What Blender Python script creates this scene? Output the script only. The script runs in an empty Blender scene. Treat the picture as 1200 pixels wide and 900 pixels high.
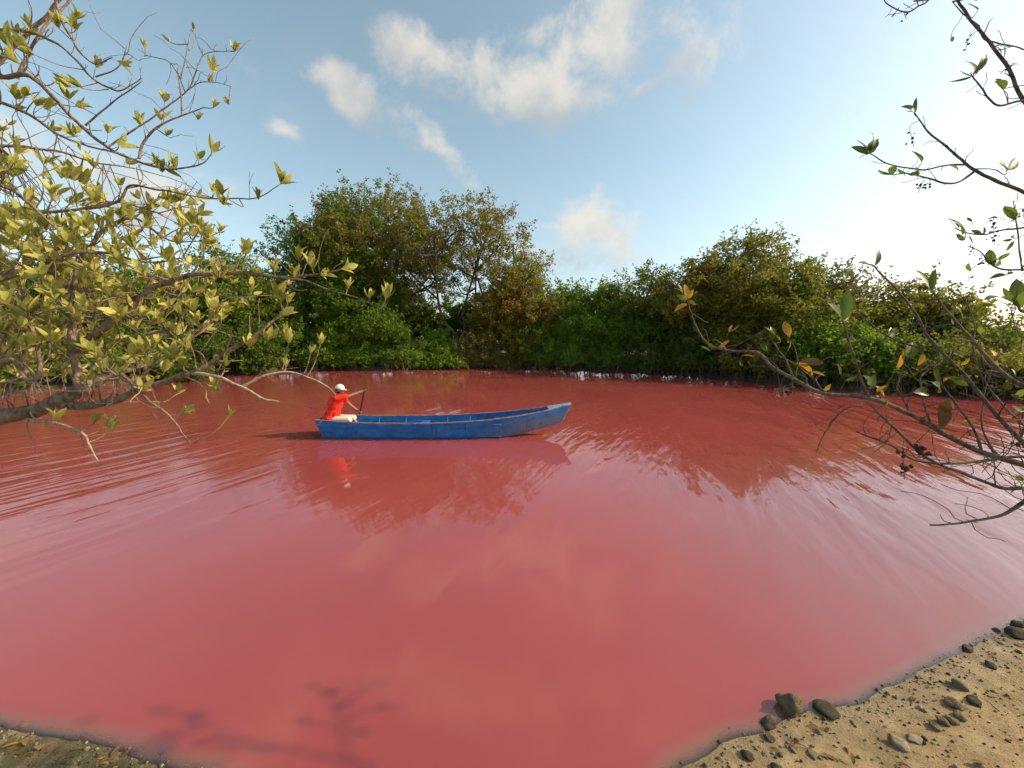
import bpy, bmesh, math, random
import numpy as np
from mathutils import Vector, Matrix, Quaternion, noise as mnoise

R = math.radians
rnd = random.Random(11)
rng = np.random.default_rng(11)
scene = bpy.context.scene
col = scene.collection

# ------------------------------------------------------------------ camera
CAM_H, PITCH, F = 2.5, R(6.95), 451.0          # eye height, downward pitch, focal length in photo pixels
cd = bpy.data.cameras.new('camera'); cam = bpy.data.objects.new('camera', cd); col.objects.link(cam)
cam.location = (0, 0, CAM_H); cam.rotation_euler = (R(90) - PITCH, 0, 0)
cd.sensor_width = 36; cd.lens = 36 * F / 1200; cd.clip_end = 3000; cd.clip_start = 0.05
scene.camera = cam

def ray(x, y):
    a, b = (x - 600) / F, (450 - y) / F
    return Vector((a, math.cos(PITCH) + b * math.sin(PITCH), -math.sin(PITCH) + b * math.cos(PITCH)))
def at(x, y, zc):                               # point at camera-axis distance zc
    return Vector((0, 0, CAM_H)) + ray(x, y) * zc

# ------------------------------------------------------------------ sky, sun, exposure
SUN_AZ, SUN_EL = R(89), R(31)
SUN_DIR = Vector((math.sin(SUN_AZ) * math.cos(SUN_EL), math.cos(SUN_AZ) * math.cos(SUN_EL), math.sin(SUN_EL)))
world = bpy.data.worlds.new('World'); scene.world = world; world.use_nodes = True
class NT:
    def __init__(s, tree):
        s.t = tree; s.n = tree.nodes; s.l = tree.links
    def new(s, typ, **kw):
        n = s.n.new(typ)
        for k, v in kw.items(): setattr(n, k, v)
        return n
    def put(s, sock, v):
        if v is None: return
        if isinstance(v, bpy.types.NodeSocket): s.l.new(v, sock)
        else: sock.default_value = v
    def math(s, op, a, b=None, c=None, clamp=False):
        n = s.new('ShaderNodeMath', operation=op); n.use_clamp = clamp
        s.put(n.inputs[0], a); s.put(n.inputs[1], b)
        if c is not None: s.put(n.inputs[2], c)
        return n.outputs[0]
    def vmath(s, op, a, b=None):
        n = s.new('ShaderNodeVectorMath', operation=op); s.put(n.inputs[0], a); s.put(n.inputs[1], b)
        return n.outputs['Value'] if op in ('LENGTH', 'DOT_PRODUCT') else n.outputs[0]
    def rng(s, v, a, b, c=0.0, d=1.0, smooth=True):
        n = s.new('ShaderNodeMapRange'); n.interpolation_type = 'SMOOTHSTEP' if smooth else 'LINEAR'
        s.put(n.inputs[0], v); s.put(n.inputs[1], a); s.put(n.inputs[2], b); s.put(n.inputs[3], c); s.put(n.inputs[4], d)
        return n.outputs[0]
    def mapping(s, v, loc=(0,0,0), rot=(0,0,0), scl=(1,1,1), typ='POINT'):
        n = s.new('ShaderNodeMapping', vector_type=typ); s.put(n.inputs[0], v)
        n.inputs['Location'].default_value = loc; n.inputs['Rotation'].default_value = rot; n.inputs['Scale'].default_value = scl
        return n.outputs[0]
    def noise(s, v, scale, detail=4, rough=.55, dist=0.0):
        n = s.new('ShaderNodeTexNoise'); s.put(n.inputs['Vector'], v)
        n.inputs['Scale'].default_value = scale; n.inputs['Detail'].default_value = detail
        n.inputs['Roughness'].default_value = rough; n.inputs['Distortion'].default_value = dist
        return n.outputs['Fac']
    def mix(s, f, a, b):
        n = s.new('ShaderNodeMix', data_type='RGBA')
        s.put(n.inputs[0], f); s.put(n.inputs[6], a); s.put(n.inputs[7], b)
        return n.outputs[2]
    def bump(s, h, strength=.5, dist=.02, normal=None):
        n = s.new('ShaderNodeBump'); n.inputs['Strength'].default_value = strength; n.inputs['Distance'].default_value = dist
        s.put(n.inputs['Height'], h)
        if normal is not None: s.put(n.inputs['Normal'], normal)
        return n.outputs[0]
def rgb(r, g, b): return (r, g, b, 1.0)

W = NT(world.node_tree)
for n in list(W.n): W.n.remove(n)
sky = W.new('ShaderNodeTexSky', sky_type='NISHITA'); sky.sun_disc = False
sky.sun_elevation = SUN_EL; sky.sun_rotation = SUN_AZ
sky.altitude = 0; sky.air_density = 1.0; sky.dust_density = 2.0; sky.ozone_density = 1.0
tc = W.new('ShaderNodeTexCoord'); D = tc.outputs['Generated']
sep = W.new('ShaderNodeSeparateXYZ'); W.put(sep.inputs[0], D)
zc_ = W.math('MAXIMUM', W.math('ADD', sep.outputs[2], 0.12), 0.02)
comb = W.new('ShaderNodeCombineXYZ')
W.put(comb.inputs[0], W.math('DIVIDE', sep.outputs[0], zc_)); W.put(comb.inputs[1], W.math('DIVIDE', sep.outputs[1], zc_))
P = comb.outputs[0]
warp = W.vmath('ADD', D, W.vmath('SCALE', W.vmath('SUBTRACT', W.new('ShaderNodeTexNoise').outputs['Color'], (.5,.5,.5))))
wn = [n for n in W.n if n.bl_idname == 'ShaderNodeTexNoise'][-1]
wn.inputs['Scale'].default_value = 5.5; wn.inputs['Detail'].default_value = 5; W.put(wn.inputs['Vector'], D)
sc_node = [n for n in W.n if n.bl_idname == 'ShaderNodeVectorMath' and n.operation == 'SCALE'][-1]; sc_node.inputs['Scale'].default_value = .10
# cumulus puffs: direction taken from the photograph, half width, half height (in radians), tilt, weight
PUFFS = [(635,112,.15,.075,-8,1.05),(700,55,.11,.085,20,.95),(650,25,.13,.035,10,.55),(500,66,.13,.055,-12,.9),
         (430,122,.13,.045,-22,.80),(505,165,.16,.035,-38,.62),(826,60,.075,.085,-25,.66),(800,25,.07,.04,0,.5),
         (690,266,.15,.060,0,.80),(650,292,.24,.06,0,.66),(150,222,.14,.07,-10,.85),(262,232,.08,.035,0,.45),(335,165,.05,.03,0,.4),
         (285,85,.04,.05,20,.32),(1110,40,.20,.06,0,.4),(1010,135,.05,.03,0,.3),(760,105,.07,.025,10,.42),(-150,120,.2,.09,10,.7),(1400,150,.25,.09,0,.6),
         (540,-140,.22,.08,15,.8),(900,-260,.3,.1,0,.7),(200,-250,.25,.1,0,.7)]
acc = None; num = None; den = None
for (px, py, hw, hh, tilt, wgt) in PUFFS:
    d = ray(px, py).normalized()
    up = Vector((0,0,1)); rt = d.cross(up).normalized(); u2 = rt.cross(d).normalized()
    t = R(tilt); a1 = rt * math.cos(t) + u2 * math.sin(t); a2 = -rt * math.sin(t) + u2 * math.cos(t)
    rel = W.vmath('SUBTRACT', warp, tuple(d))
    x1 = W.math('DIVIDE', W.vmath('DOT_PRODUCT', rel, tuple(a1)), hw); x2 = W.math('DIVIDE', W.vmath('DOT_PRODUCT', rel, tuple(a2)), hh)
    x3 = W.math('MULTIPLY', W.vmath('DOT_PRODUCT', rel, tuple(d)), 1.2)
    r2 = W.math('ADD', W.math('ADD', W.math('MULTIPLY', x1, x1), W.math('MULTIPLY', x2, x2)), W.math('MULTIPLY', x3, x3))
    g = W.math('MULTIPLY', W.math('EXPONENT', W.math('MULTIPLY', r2, -.9)), wgt)
    acc = g if acc is None else W.math('MAXIMUM', acc, g)
    gx2 = W.math('MULTIPLY', g, x2); num = gx2 if num is None else W.math('ADD', num, gx2); den = W.math('ADD', g, .001 if den is None else den)
fb = W.noise(P, 2.6, 8, .6, .3)
fb2 = W.noise(D, 11.0, 9, .62, .25)
dens = W.math('ADD', acc, W.math('MULTIPLY', W.math('SUBTRACT', fb2, .5), 1.9))
dens = W.math('ADD', dens, W.math('MULTIPLY', W.math('SUBTRACT', fb, .5), .35))
cl = W.rng(dens, .22, .90)
cl = W.math('MULTIPLY', cl, W.rng(acc, .06, .35))
wisp = W.math('MULTIPLY', W.rng(W.noise(W.mapping(P, scl=(.5,1.1,1)), 1.3, 7, .62, .6), .50, .80), .22)
cl = W.math('MAXIMUM', cl, wisp)
shade = W.rng(W.math('ADD', W.math('DIVIDE', num, den), W.math('MULTIPLY', W.math('SUBTRACT', W.noise(W.mapping(D, loc=(.02,0,.05)), 9, 6, .6), .5), 3.0)), -.95, .55)
SKYK = .15
ccol = W.mix(shade, rgb(2.6, 2.6, 2.55), rgb(4.5, 4.1, 3.5))
hs = W.new('ShaderNodeHueSaturation'); hs.inputs['Saturation'].default_value = .80; hs.inputs['Hue'].default_value = .470; W.put(hs.inputs['Color'], sky.outputs[0])
body = W.mix(W.math('MULTIPLY', cl, .72), hs.outputs[0], ccol)
bg = W.new('ShaderNodeBackground'); W.put(bg.inputs[0], body); bg.inputs[1].default_value = SKYK
wo = W.new('ShaderNodeOutputWorld'); W.l.new(bg.outputs[0], wo.inputs[0])

sl = bpy.data.lights.new('sun', 'SUN'); sl.energy = 4.0; sl.angle = R(.6); sl.color = (1.0, .80, .50)
sun = bpy.data.objects.new('sun', sl); col.objects.link(sun)
sun.rotation_euler = (-SUN_DIR).to_track_quat('-Z', 'Y').to_euler()
sun.location = (30, 5, 30)
scene.view_settings.view_transform = 'Standard'; scene.view_settings.look = 'None'
scene.view_settings.exposure = 0.5; scene.view_settings.gamma = 1
scene.render.engine = 'CYCLES'
scene.cycles.use_denoising = True
scene.cycles.max_bounces = 5; scene.cycles.diffuse_bounces = 3; scene.cycles.adaptive_threshold = .03; scene.cycles.transparent_max_bounces = 12

# ------------------------------------------------------------------ helpers
def link(o, parent=None):
    col.objects.link(o)
    if parent is not None: o.parent = parent
    return o
def tag(o, label=None, cat=None, group=None, kind=None):
    if label: o['label'] = label
    if cat: o['category'] = cat
    if group: o['group'] = group
    if kind: o['kind'] = kind
    return o
def empty(name, loc):
    o = bpy.data.objects.new(name, None); o.location = loc; o.empty_display_size = .1
    return link(o)
def mesh_np(name, V, Fc, mat, smooth=False):
    V = np.asarray(V, dtype=np.float32).reshape(-1, 3); Fc = np.asarray(Fc, dtype=np.int32)
    k = Fc.shape[1]
    me = bpy.data.meshes.new(name)
    me.vertices.add(len(V)); me.vertices.foreach_set('co', V.ravel())
    me.loops.add(Fc.size); me.loops.foreach_set('vertex_index', Fc.ravel())
    me.polygons.add(len(Fc)); me.polygons.foreach_set('loop_start', np.arange(0, Fc.size, k, dtype=np.int32))
    me.polygons.foreach_set('loop_total', np.full(len(Fc), k, dtype=np.int32))
    me.polygons.foreach_set('use_smooth', np.full(len(Fc), smooth))
    me.update(calc_edges=True); me.validate()
    if mat: me.materials.append(mat)
    return me
def obj_np(name, V, Fc, mat, parent=None, smooth=False):
    if parent is not None:
        V = np.asarray(V, dtype=np.float64).reshape(-1, 3) - np.array(parent_world(parent))
    return link(bpy.data.objects.new(name, mesh_np(name, V, Fc, mat, smooth)), parent)
def parent_world(o):
    v = Vector(o.location)
    while o.parent is not None:
        o = o.parent; v = v + Vector(o.location)
    return v
def spline(pts, n):
    P = [np.array(p, dtype=float) for p in pts]
    if len(P) == 2: return np.array([P[0] + (P[1] - P[0]) * t for t in np.linspace(0, 1, n)])
    P = [2 * P[0] - P[1]] + P + [2 * P[-1] - P[-2]]
    out = []
    for t in np.linspace(0, len(P) - 3 - 1e-9, n):
        i = int(t); u = t - i
        a, b, c, d = P[i:i+4]
        out.append(.5 * ((2*b) + (-a + c) * u + (2*a - 5*b + 4*c - d) * u*u + (-a + 3*b - 3*c + d) * u**3))
    return np.array(out)
class Tubes:
    def __init__(s): s.V = []; s.F = []; s.n = 0
    def add(s, pts, radii, k=6, cap=True):
        pts = np.asarray(pts, dtype=float); m = len(pts); radii = np.broadcast_to(np.asarray(radii, dtype=float), (m,))
        T = np.gradient(pts, axis=0); T /= (np.linalg.norm(T, axis=1, keepdims=True) + 1e-9)
        ref = np.array([.31, .17, .93]) if abs(T[0][2]) < .9 else np.array([1., .1, 0])
        U = np.cross(T, ref); U /= (np.linalg.norm(U, axis=1, keepdims=True) + 1e-9); Wv = np.cross(T, U)
        ang = np.arange(k) * 2 * math.pi / k
        ring = pts[:, None, :] + radii[:, None, None] * (U[:, None, :] * np.cos(ang)[None, :, None] + Wv[:, None, :] * np.sin(ang)[None, :, None])
        s.V.append(ring.reshape(-1, 3))
        i = np.arange(m - 1)[:, None] * k; j = np.arange(k)[None, :]; jn = (j + 1) % k
        f = np.stack([i + j, i + jn, i + k + jn, i + k + j], -1).reshape(-1, 4) + s.n
        s.F.append(f); s.n += m * k
        if cap:
            tip = pts[-1] + T[-1] * radii[-1] * .6
            s.V.append(np.repeat(tip[None], 1, 0)); ti = s.n; s.n += 1
            b = ti - k; jj = np.arange(k)
            s.F.append(np.stack([b + jj, b + (jj + 1) % k, np.full(k, ti), np.full(k, ti)], -1))
    def obj(s, name, mat, parent=None):
        V = np.concatenate(s.V); Fq = np.concatenate(s.F)
        if parent is not None: V = V - np.array(parent_world(parent))
        me = bpy.data.meshes.new(name)
        q = Fq[Fq[:, 2] != Fq[:, 3]]; t = Fq[Fq[:, 2] == Fq[:, 3]][:, :3]
        loops = np.concatenate([q.ravel(), t.ravel()]).astype(np.int32)
        tot = np.concatenate([np.full(len(q), 4), np.full(len(t), 3)]).astype(np.int32)
        st = np.concatenate([[0], np.cumsum(tot)[:-1]]).astype(np.int32)
        me.vertices.add(len(V)); me.vertices.foreach_set('co', V.astype(np.float32).ravel())
        me.loops.add(len(loops)); me.loops.foreach_set('vertex_index', loops)
        me.polygons.add(len(tot)); me.polygons.foreach_set('loop_start', st); me.polygons.foreach_set('loop_total', tot)
        me.polygons.foreach_set('use_smooth', np.ones(len(tot), dtype=bool))
        me.update(calc_edges=True); me.validate(); me.materials.append(mat)
        return link(bpy.data.objects.new(name, me), parent)
def unit(v): v = np.asarray(v, dtype=float); return v / (np.linalg.norm(v) + 1e-12)
def rvec(s=1.0): return rng.normal(0, s, 3)

# ------------------------------------------------------------------ materials
def mat(name):
    m = bpy.data.materials.new(name); m.use_nodes = True
    t = NT(m.node_tree)
    for n in list(t.n): t.n.remove(n)
    out = t.new('ShaderNodeOutputMaterial')
    return m, t, out
def principled(t, base, rough=.6, normal=None, spec=.5, ior=1.45):
    b = t.new('ShaderNodeBsdfPrincipled'); t.put(b.inputs['Base Color'], base); t.put(b.inputs['Roughness'], rough)
    b.inputs['IOR'].default_value = ior; t.put(b.inputs['Specular IOR Level'], spec)
    if normal is not None: t.put(b.inputs['Normal'], normal)
    return b
def m_leaf(name, cols, transl=.35, rough=.45, nscale=1.2, spec=.4, spots=None):
    m, t, out = mat(name)
    geo = t.new('ShaderNodeNewGeometry'); oi = t.new('ShaderNodeObjectInfo')
    r = t.math('FRACT', t.math('ADD', geo.outputs['Random Per Island'], oi.outputs['Random']))
    pos = geo.outputs['Position']
    n1 = t.noise(pos, nscale, 3, .6)
    f = t.math('ADD', t.math('MULTIPLY', r, .6), t.math('MULTIPLY', t.rng(n1, .3, .7), .4))
    ramp = t.new('ShaderNodeValToRGB'); t.put(ramp.inputs[0], f)
    el = ramp.color_ramp.elements
    while len(el) < len(cols): el.new(.5)
    for i, c in enumerate(cols): el[i].position = i / (len(cols) - 1); el[i].color = rgb(*c)
    c = ramp.outputs[0]
    if spots: c = t.mix(t.rng(t.noise(pos, 60, 2), .62, .72), c, rgb(*spots))
    b = principled(t, c, rough, spec=spec)
    tr = t.new('ShaderNodeBsdfTranslucent'); t.put(tr.inputs[0], t.mix(.35, c, rgb(.22, .26, .03)))
    mx = t.new('ShaderNodeMixShader'); mx.inputs[0].default_value = transl
    t.l.new(b.outputs[0], mx.inputs[1]); t.l.new(tr.outputs[0], mx.inputs[2]); t.l.new(mx.outputs[0], out.inputs[0])
    return m
def m_bark(name, a, b, scale=30, bumpd=.006, rough=.85):
    m, t, out = mat(name)
    tcn = t.new('ShaderNodeTexCoord'); pos = tcn.outputs['Object']
    n1 = t.noise(t.mapping(pos, scl=(1, 1, .5)), scale, 6, .65); n2 = t.noise(pos, scale * .12, 3)
    c = t.mix(t.rng(n1, .35, .68), rgb(*a), rgb(*b)); c = t.mix(t.math('MULTIPLY', t.rng(n2, .4, .7), .45), c, rgb(*[x * 1.25 for x in b]))
    p = principled(t, c, rough, t.bump(n1, .9, bumpd), spec=.2)
    t.l.new(p.outputs[0], out.inputs[0]); return m
M = {}
M['leaf_left'] = m_leaf('leaf_left', [(.14,.18,.03),(.31,.32,.06),(.50,.47,.13),(.60,.52,.14)], .40, .5, 2.0, .3, (.14,.10,.03))
M['leaf_right'] = m_leaf('leaf_right', [(.04,.09,.015),(.075,.145,.02),(.12,.20,.025)], .52, .42, 3.0, .5, (.05,.05,.02))
M['leaf_yellow'] = m_leaf('leaf_yellow', [(.40,.26,.02),(.55,.28,.02),(.50,.18,.03)], .4, .5, 3.0, .4, (.25,.10,.02))
M['leaf_dry'] = m_leaf('leaf_dry', [(.10,.045,.02),(.16,.08,.03),(.22,.14,.06)], .1, .8, 3.0, .2)
FOL = {
 'green':  [(.022,.052,.008),(.05,.10,.012),(.085,.14,.018)],
 'bright': [(.035,.085,.010),(.07,.135,.015),(.12,.17,.02)],
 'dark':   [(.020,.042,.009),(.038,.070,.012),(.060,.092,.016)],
 'olive':  [(.045,.055,.012),(.09,.095,.018),(.13,.12,.022)],
 'brown':  [(.050,.050,.018),(.092,.084,.028),(.125,.110,.036)],
 'grey':   [(.05,.05,.025),(.085,.08,.04),(.12,.11,.05)],
 'rust':   [(.085,.060,.018),(.13,.088,.022),(.12,.105,.022)],
}
for k, c in FOL.items(): M['fol_' + k] = m_leaf('foliage_' + k, [(q[0] * 2.3, q[1] * 2.05, q[2] * 1.6) for q in c], .45, .6, .9, .25)
M['bark_left'] = m_bark('bark_left', (.085,.055,.035), (.26,.20,.14), 45)
M['bark_pale'] = m_bark('bark_pale', (.22,.16,.10), (.46,.37,.27), 60)
M['bark_right'] = m_bark('bark_right', (.05,.038,.028), (.17,.135,.10), 60)
M['bark_far'] = m_bark('bark_far', (.045,.035,.025), (.12,.095,.07), 8, .02)
M['root'] = m_bark('root', (.08,.06,.045), (.22,.17,.125), 10, .01)
M['drift'] = m_bark('drift', (.18,.14,.10), (.36,.30,.23), 10, .01)
M['berry'] = m_bark('berry', (.045,.02,.016), (.10,.05,.03), 90, .002)

# ------------------------------------------------------------------ lagoon outline and ground height
def ground_pt(x, y):                             # photo pixel on the water plane
    d = ray(x, y); k = -CAM_H / d.z
    return (d.x * k, d.y * k)
near_px = [(1200,729),(1150,748),(1105,775),(1060,799),(1000,822),(940,832),(900,852),(850,874),(805,897)]
near = [ground_pt(*p) for p in near_px]
left_px = [(195,902),(140,882),(80,864),(20,852),(-40,842)]
nearl = [ground_pt(*p) for p in left_px]
far_px = [(-60,474),(60,458),(200,444),(300,437),(380,433),(440,434),(500,431),(560,431),(600,430),(660,432),(720,434),(780,437),(820,440),(870,444),(900,447),(950,451),(1000,455),(1100,460),(1200,466)]
far = [ground_pt(*p) for p in far_px]
SHORE = [(140, 7), (60, 6.0), (30, 5.2), (16, 4.6), (9, 4.3), (6.3, 3.75)] + near + [(.6, 1.72), (-.2, 1.62), (-1.1, 1.75)] + nearl + \
        [(-5.2, 3.1), (-8, 4.6), (-14, 6), (-22, 8), (-27, 11)] + far + [(27, 14.2), (40, 14), (75, 16), (140, 16)]
SH = np.array(SHORE)
def shore_sd(X, Y):                              # >0 on land
    X = np.asarray(X, float); Y = np.asarray(Y, float)
    best = np.full(X.shape, 1e9); inside = np.zeros(X.shape, bool)
    n = len(SH)
    for i in range(n):
        ax, ay = SH[i]; bx, by = SH[(i + 1) % n]
        dx, dy = bx - ax, by - ay
        t = np.clip(((X - ax) * dx + (Y - ay) * dy) / (dx * dx + dy * dy), 0, 1)
        best = np.minimum(best, np.hypot(X - ax - t * dx, Y - ay - t * dy))
        c = ((ay > Y) != (by > Y)) & (X < (bx - ax) * (Y - ay) / (by - ay + 1e-12) + ax)
        inside ^= c
    return np.where(inside, -best, best)
# value noise on a lattice, vectorised
LAT = rng.random((256, 256))
def vnoise(X, Y):
    xi = np.floor(X).astype(int); yi = np.floor(Y).astype(int); u = X - xi; v = Y - yi
    u = u*u*(3-2*u); v = v*v*(3-2*v)
    g = lambda a, b: LAT[a & 255, b & 255]
    return (g(xi,yi)*(1-u)+g(xi+1,yi)*u)*(1-v)+(g(xi,yi+1)*(1-u)+g(xi+1,yi+1)*u)*v
def fbm(X, Y, o=4):
    s = 0; a = .5
    for i in range(o):
        s = s + a * (vnoise(X + 17.3*i, Y - 9.1*i) - .5); X = X*2.03; Y = Y*2.03; a *= .5
    return s
def height(X, Y):
    X = np.asarray(X, float); Y = np.asarray(Y, float)
    d = shore_sd(X, Y)
    w = np.clip((Y - 7) / 3, 0, 1)
    dn = d + .10 * fbm(X * 1.7, Y * 1.7) + .035 * fbm(X * 9, Y * 9) * np.clip(1 - w, 0, 1)
    land_n = .11 * np.clip(dn, 0, 1.2) + .28 * np.clip(dn - 1.2, 0, 1.6) + .05 * np.clip(dn - 2.8, 0, 20)
    land_f = .42 * np.clip(d, 0, .9) + .05 * np.clip(d - .9, 0, 20)
    bed = -.17 * np.clip(-dn, 0, 2.0) - .16 * np.clip(-dn - 2.0, 0, 5)
    z = np.where(dn > 0, land_n * (1 - w) + land_f * w, bed)
    amp = np.clip((d + .02) / .5, .07, 1)
    z = z + amp * (.035 * fbm(X * 3, Y * 3) + .028 * fbm(X * 11 + 5, Y * 11, 4)) * (1 - w) + amp * w * .35 * np.clip(d / 3, 0, 1) * fbm(X * .6, Y * .6)
    return z
def hgt(x, y): return float(height(np.array([x]), np.array([y]))[0])
def on_ground(px, py):                           # photo pixel -> point on the near shore
    d = ray(px, py); k = -CAM_H / d.z
    for _ in range(8):
        z = hgt(d.x * k, d.y * k); k = (z - CAM_H) / d.z
    return Vector((d.x * k, d.y * k, z))
def axis(lo, hi, fine_lo, fine_hi, step, grow=1.16):
    a = list(np.arange(fine_lo, fine_hi + 1e-6, step)); s = step; v = fine_hi
    while v < hi: s *= grow; v += s; a.append(v)
    s = step; v = fine_lo; pre = []
    while v > lo: s *= grow; v -= s; pre.append(v)
    return np.array(pre[::-1] + a)
gx = axis(-600, 600, -4.6, 6.0, .035, 1.13); gy = axis(-300, 700, .9, 4.4, .03, 1.10)
GX, GY = np.meshgrid(gx, gy, indexing='ij')
GZ = height(GX, GY)
nx, ny = len(gx), len(gy)
i = np.arange(nx - 1)[:, None] * ny; j = np.arange(ny - 1)[None, :]
GF = np.stack([i + j, i + ny + j, i + ny + j + 1, i + j + 1], -1).reshape(-1, 4)

# ground material: pale sandy soil near, leaf litter under the far trees, wet and algae-green along the waterline
m, t, out = mat('ground')
geo = t.new('ShaderNodeNewGeometry'); pos = geo.outputs['Position']
sp = t.new('ShaderNodeSeparateXYZ'); t.put(sp.inputs[0], pos)
n1 = t.noise(pos, 7, 6, .65); n2 = t.noise(pos, 60, 5, .7); n3 = t.noise(pos, 1.6, 4, .6); n4 = t.noise(pos, 220, 3, .6)
c = t.mix(t.rng(n1, .3, .7), rgb(.28, .19, .09), rgb(.46, .34, .18))
c = t.mix(t.math('MULTIPLY', t.rng(n2, .50, .70), .75), c, rgb(.17, .11, .055))
c = t.mix(t.math('MULTIPLY', t.rng(n4, .56, .68), .75), c, rgb(.54, .42, .25))
c = t.mix(t.math('MULTIPLY', t.rng(n3, .46, .66), .7), c, rgb(.20, .145, .08))
wet = t.math('MULTIPLY', t.rng(t.math('ADD', sp.outputs[2], t.math('MULTIPLY', t.math('SUBTRACT', n1, .5), .04)), .035, .006), 1.0)
alg = t.math('MULTIPLY', t.rng(t.math('ADD', sp.outputs[0], t.math('MULTIPLY', n3, 1.5)), .6, -1.0), t.rng(t.noise(pos, 9, 5, .65), .36, .56))
c = t.mix(t.math('MULTIPLY', alg, .85), c, rgb(.085, .085, .026))
wetc = t.mix(.25, c, rgb(.075, .068, .05))
c = t.mix(wet, c, wetc)
litter = t.mix(t.rng(n1, .35, .65), rgb(.075, .056, .038), rgb(.18, .135, .085))
c = t.mix(t.rng(sp.outputs[1], 7, 10), c, litter)
p = principled(t, c, t.math('SUBTRACT', .92, t.math('MULTIPLY', wet, .45)), t.bump(n4, .6, .006, t.bump(n2, .9, .02)), spec=.3)
t.l.new(p.outputs[0], out.inputs[0])
g = link(bpy.data.objects.new('ground', mesh_np('ground', np.stack([GX, GY, GZ], -1), GF, m, True)))
tag(g, 'pale sandy shore and brown soil around the pink lagoon', 'ground', kind='structure')

# water: a turbid red lagoon with a mirror-like rippled surface; alpha follows the real depth of the bed
m, t, out = mat('lagoon_water')
geo = t.new('ShaderNodeNewGeometry'); pos = geo.outputs['Position']
sp = t.new('ShaderNodeSeparateXYZ'); t.put(sp.inputs[0], pos)
at_ = t.new('ShaderNodeAttribute'); at_.attribute_name = 'depth'
turb = t.math('SUBTRACT', 1.0, t.math('EXPONENT', t.math('MULTIPLY', t.math('MAXIMUM', at_.outputs['Fac'], 0.0), -140.0)))
big = t.noise(pos, .22, 4, .55)
c = t.mix(t.rng(big, .3, .7), rgb(.270, .048, .045), rgb(.315, .061, .058))
c = t.mix(t.math('MULTIPLY', t.math('MULTIPLY', t.rng(t.math('ADD', sp.outputs[0], t.math('MULTIPLY', t.math('SUBTRACT', t.noise(pos, .5, 4, .6), .5), 3.0)), .8, 5.5), t.rng(sp.outputs[1], 10.0, 4.0)), .6), c, rgb(.17, .085, .078))   # greyer water along the sandy side: mostly sky sheen put into the colour
silt = t.mix(t.rng(at_.outputs['Fac'], .0, .026), rgb(.25, .135, .10), c)
CR = R(-24)                                       # crests run away from the shore, a little to the left
def ripple(lx, ly, det, w=0.0, off=0.0):
    v = t.mapping(pos, loc=(off, off * .7, 0), rot=(0, 0, -CR), scl=(1, 1, 1))
    v = t.mapping(v, scl=(lx, ly, 1))
    return t.noise(v, 1.0, det, .5, w)
r1 = ripple(2.2, .42, 2, .35)
r2 = ripple(5.5, 1.3, 3, .3, 3.1)
r3 = ripple(.75, .16, 1, .2, 7.7)
patch = t.rng(t.noise(t.mapping(pos, scl=(1, .7, 1)), .16, 2, .5), .38, .62)
side = t.math('MULTIPLY', t.rng(t.math('ABSOLUTE', t.math('ADD', sp.outputs[0], 2.0)), 1.5, 6.5, .28, 1.0), t.rng(sp.outputs[0], -6.0, 3.0, .62, 1.1))
open_ = t.math('MULTIPLY', t.rng(sp.outputs[1], 2.6, 7.0, .10, 1.0), side)
amp = t.math('MULTIPLY', open_, t.math('ADD', .72, t.math('MULTIPLY', patch, .28)))
h = t.math('ADD', t.math('MULTIPLY', r1, .075), t.math('MULTIPLY', r2, .020))
h = t.math('MULTIPLY', t.math('MULTIPLY', h, amp), t.rng(sp.outputs[1], 13, 27, 1.0, .25))
h = t.math('ADD', h, t.math('MULTIPLY', t.math('MULTIPLY', r3, .020), t.rng(sp.outputs[0], -1.0, 3.0, .8, 2.2)))
h = t.math('ADD', h, t.math('MULTIPLY', t.math('MULTIPLY', ripple(1.5, .22, 2, .3, 5.5), .012), t.rng(sp.outputs[0], .0, 3.5)))
nrm = t.bump(h, 1.0, 1.0)
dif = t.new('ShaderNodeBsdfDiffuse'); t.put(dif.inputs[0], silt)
tp = t.new('ShaderNodeBsdfTransparent')
mx = t.new('ShaderNodeMixShader'); t.put(mx.inputs[0], turb); t.l.new(tp.outputs[0], mx.inputs[1]); t.l.new(dif.outputs[0], mx.inputs[2])
gl = t.new('ShaderNodeBsdfGlossy'); gl.inputs['Roughness'].default_value = .035; gl.inputs[0].default_value = rgb(1, 1, 1); t.put(gl.inputs['Normal'], nrm)
fr = t.new('ShaderNodeFresnel'); fr.inputs[0].default_value = 1.66; t.put(fr.inputs['Normal'], nrm)
m2 = t.new('ShaderNodeMixShader'); t.put(m2.inputs[0], fr.outputs[0]); t.l.new(mx.outputs[0], m2.inputs[1]); t.l.new(gl.outputs[0], m2.inputs[2])
t.l.new(m2.outputs[0], out.inputs[0])
keep = (GZ < .06).ravel()
fk = keep[GF].any(axis=1)
used = np.unique(GF[fk]); remap = -np.ones(nx * ny, int); remap[used] = np.arange(len(used))
WV = np.stack([GX.ravel()[used], GY.ravel()[used], np.zeros(len(used))], -1)
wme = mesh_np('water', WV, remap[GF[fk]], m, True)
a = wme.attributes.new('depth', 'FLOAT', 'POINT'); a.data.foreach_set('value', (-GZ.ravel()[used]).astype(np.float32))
tag(link(bpy.data.objects.new('water', wme)), 'still pinkish red lagoon water with fine ripples', 'water', kind='structure')

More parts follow.
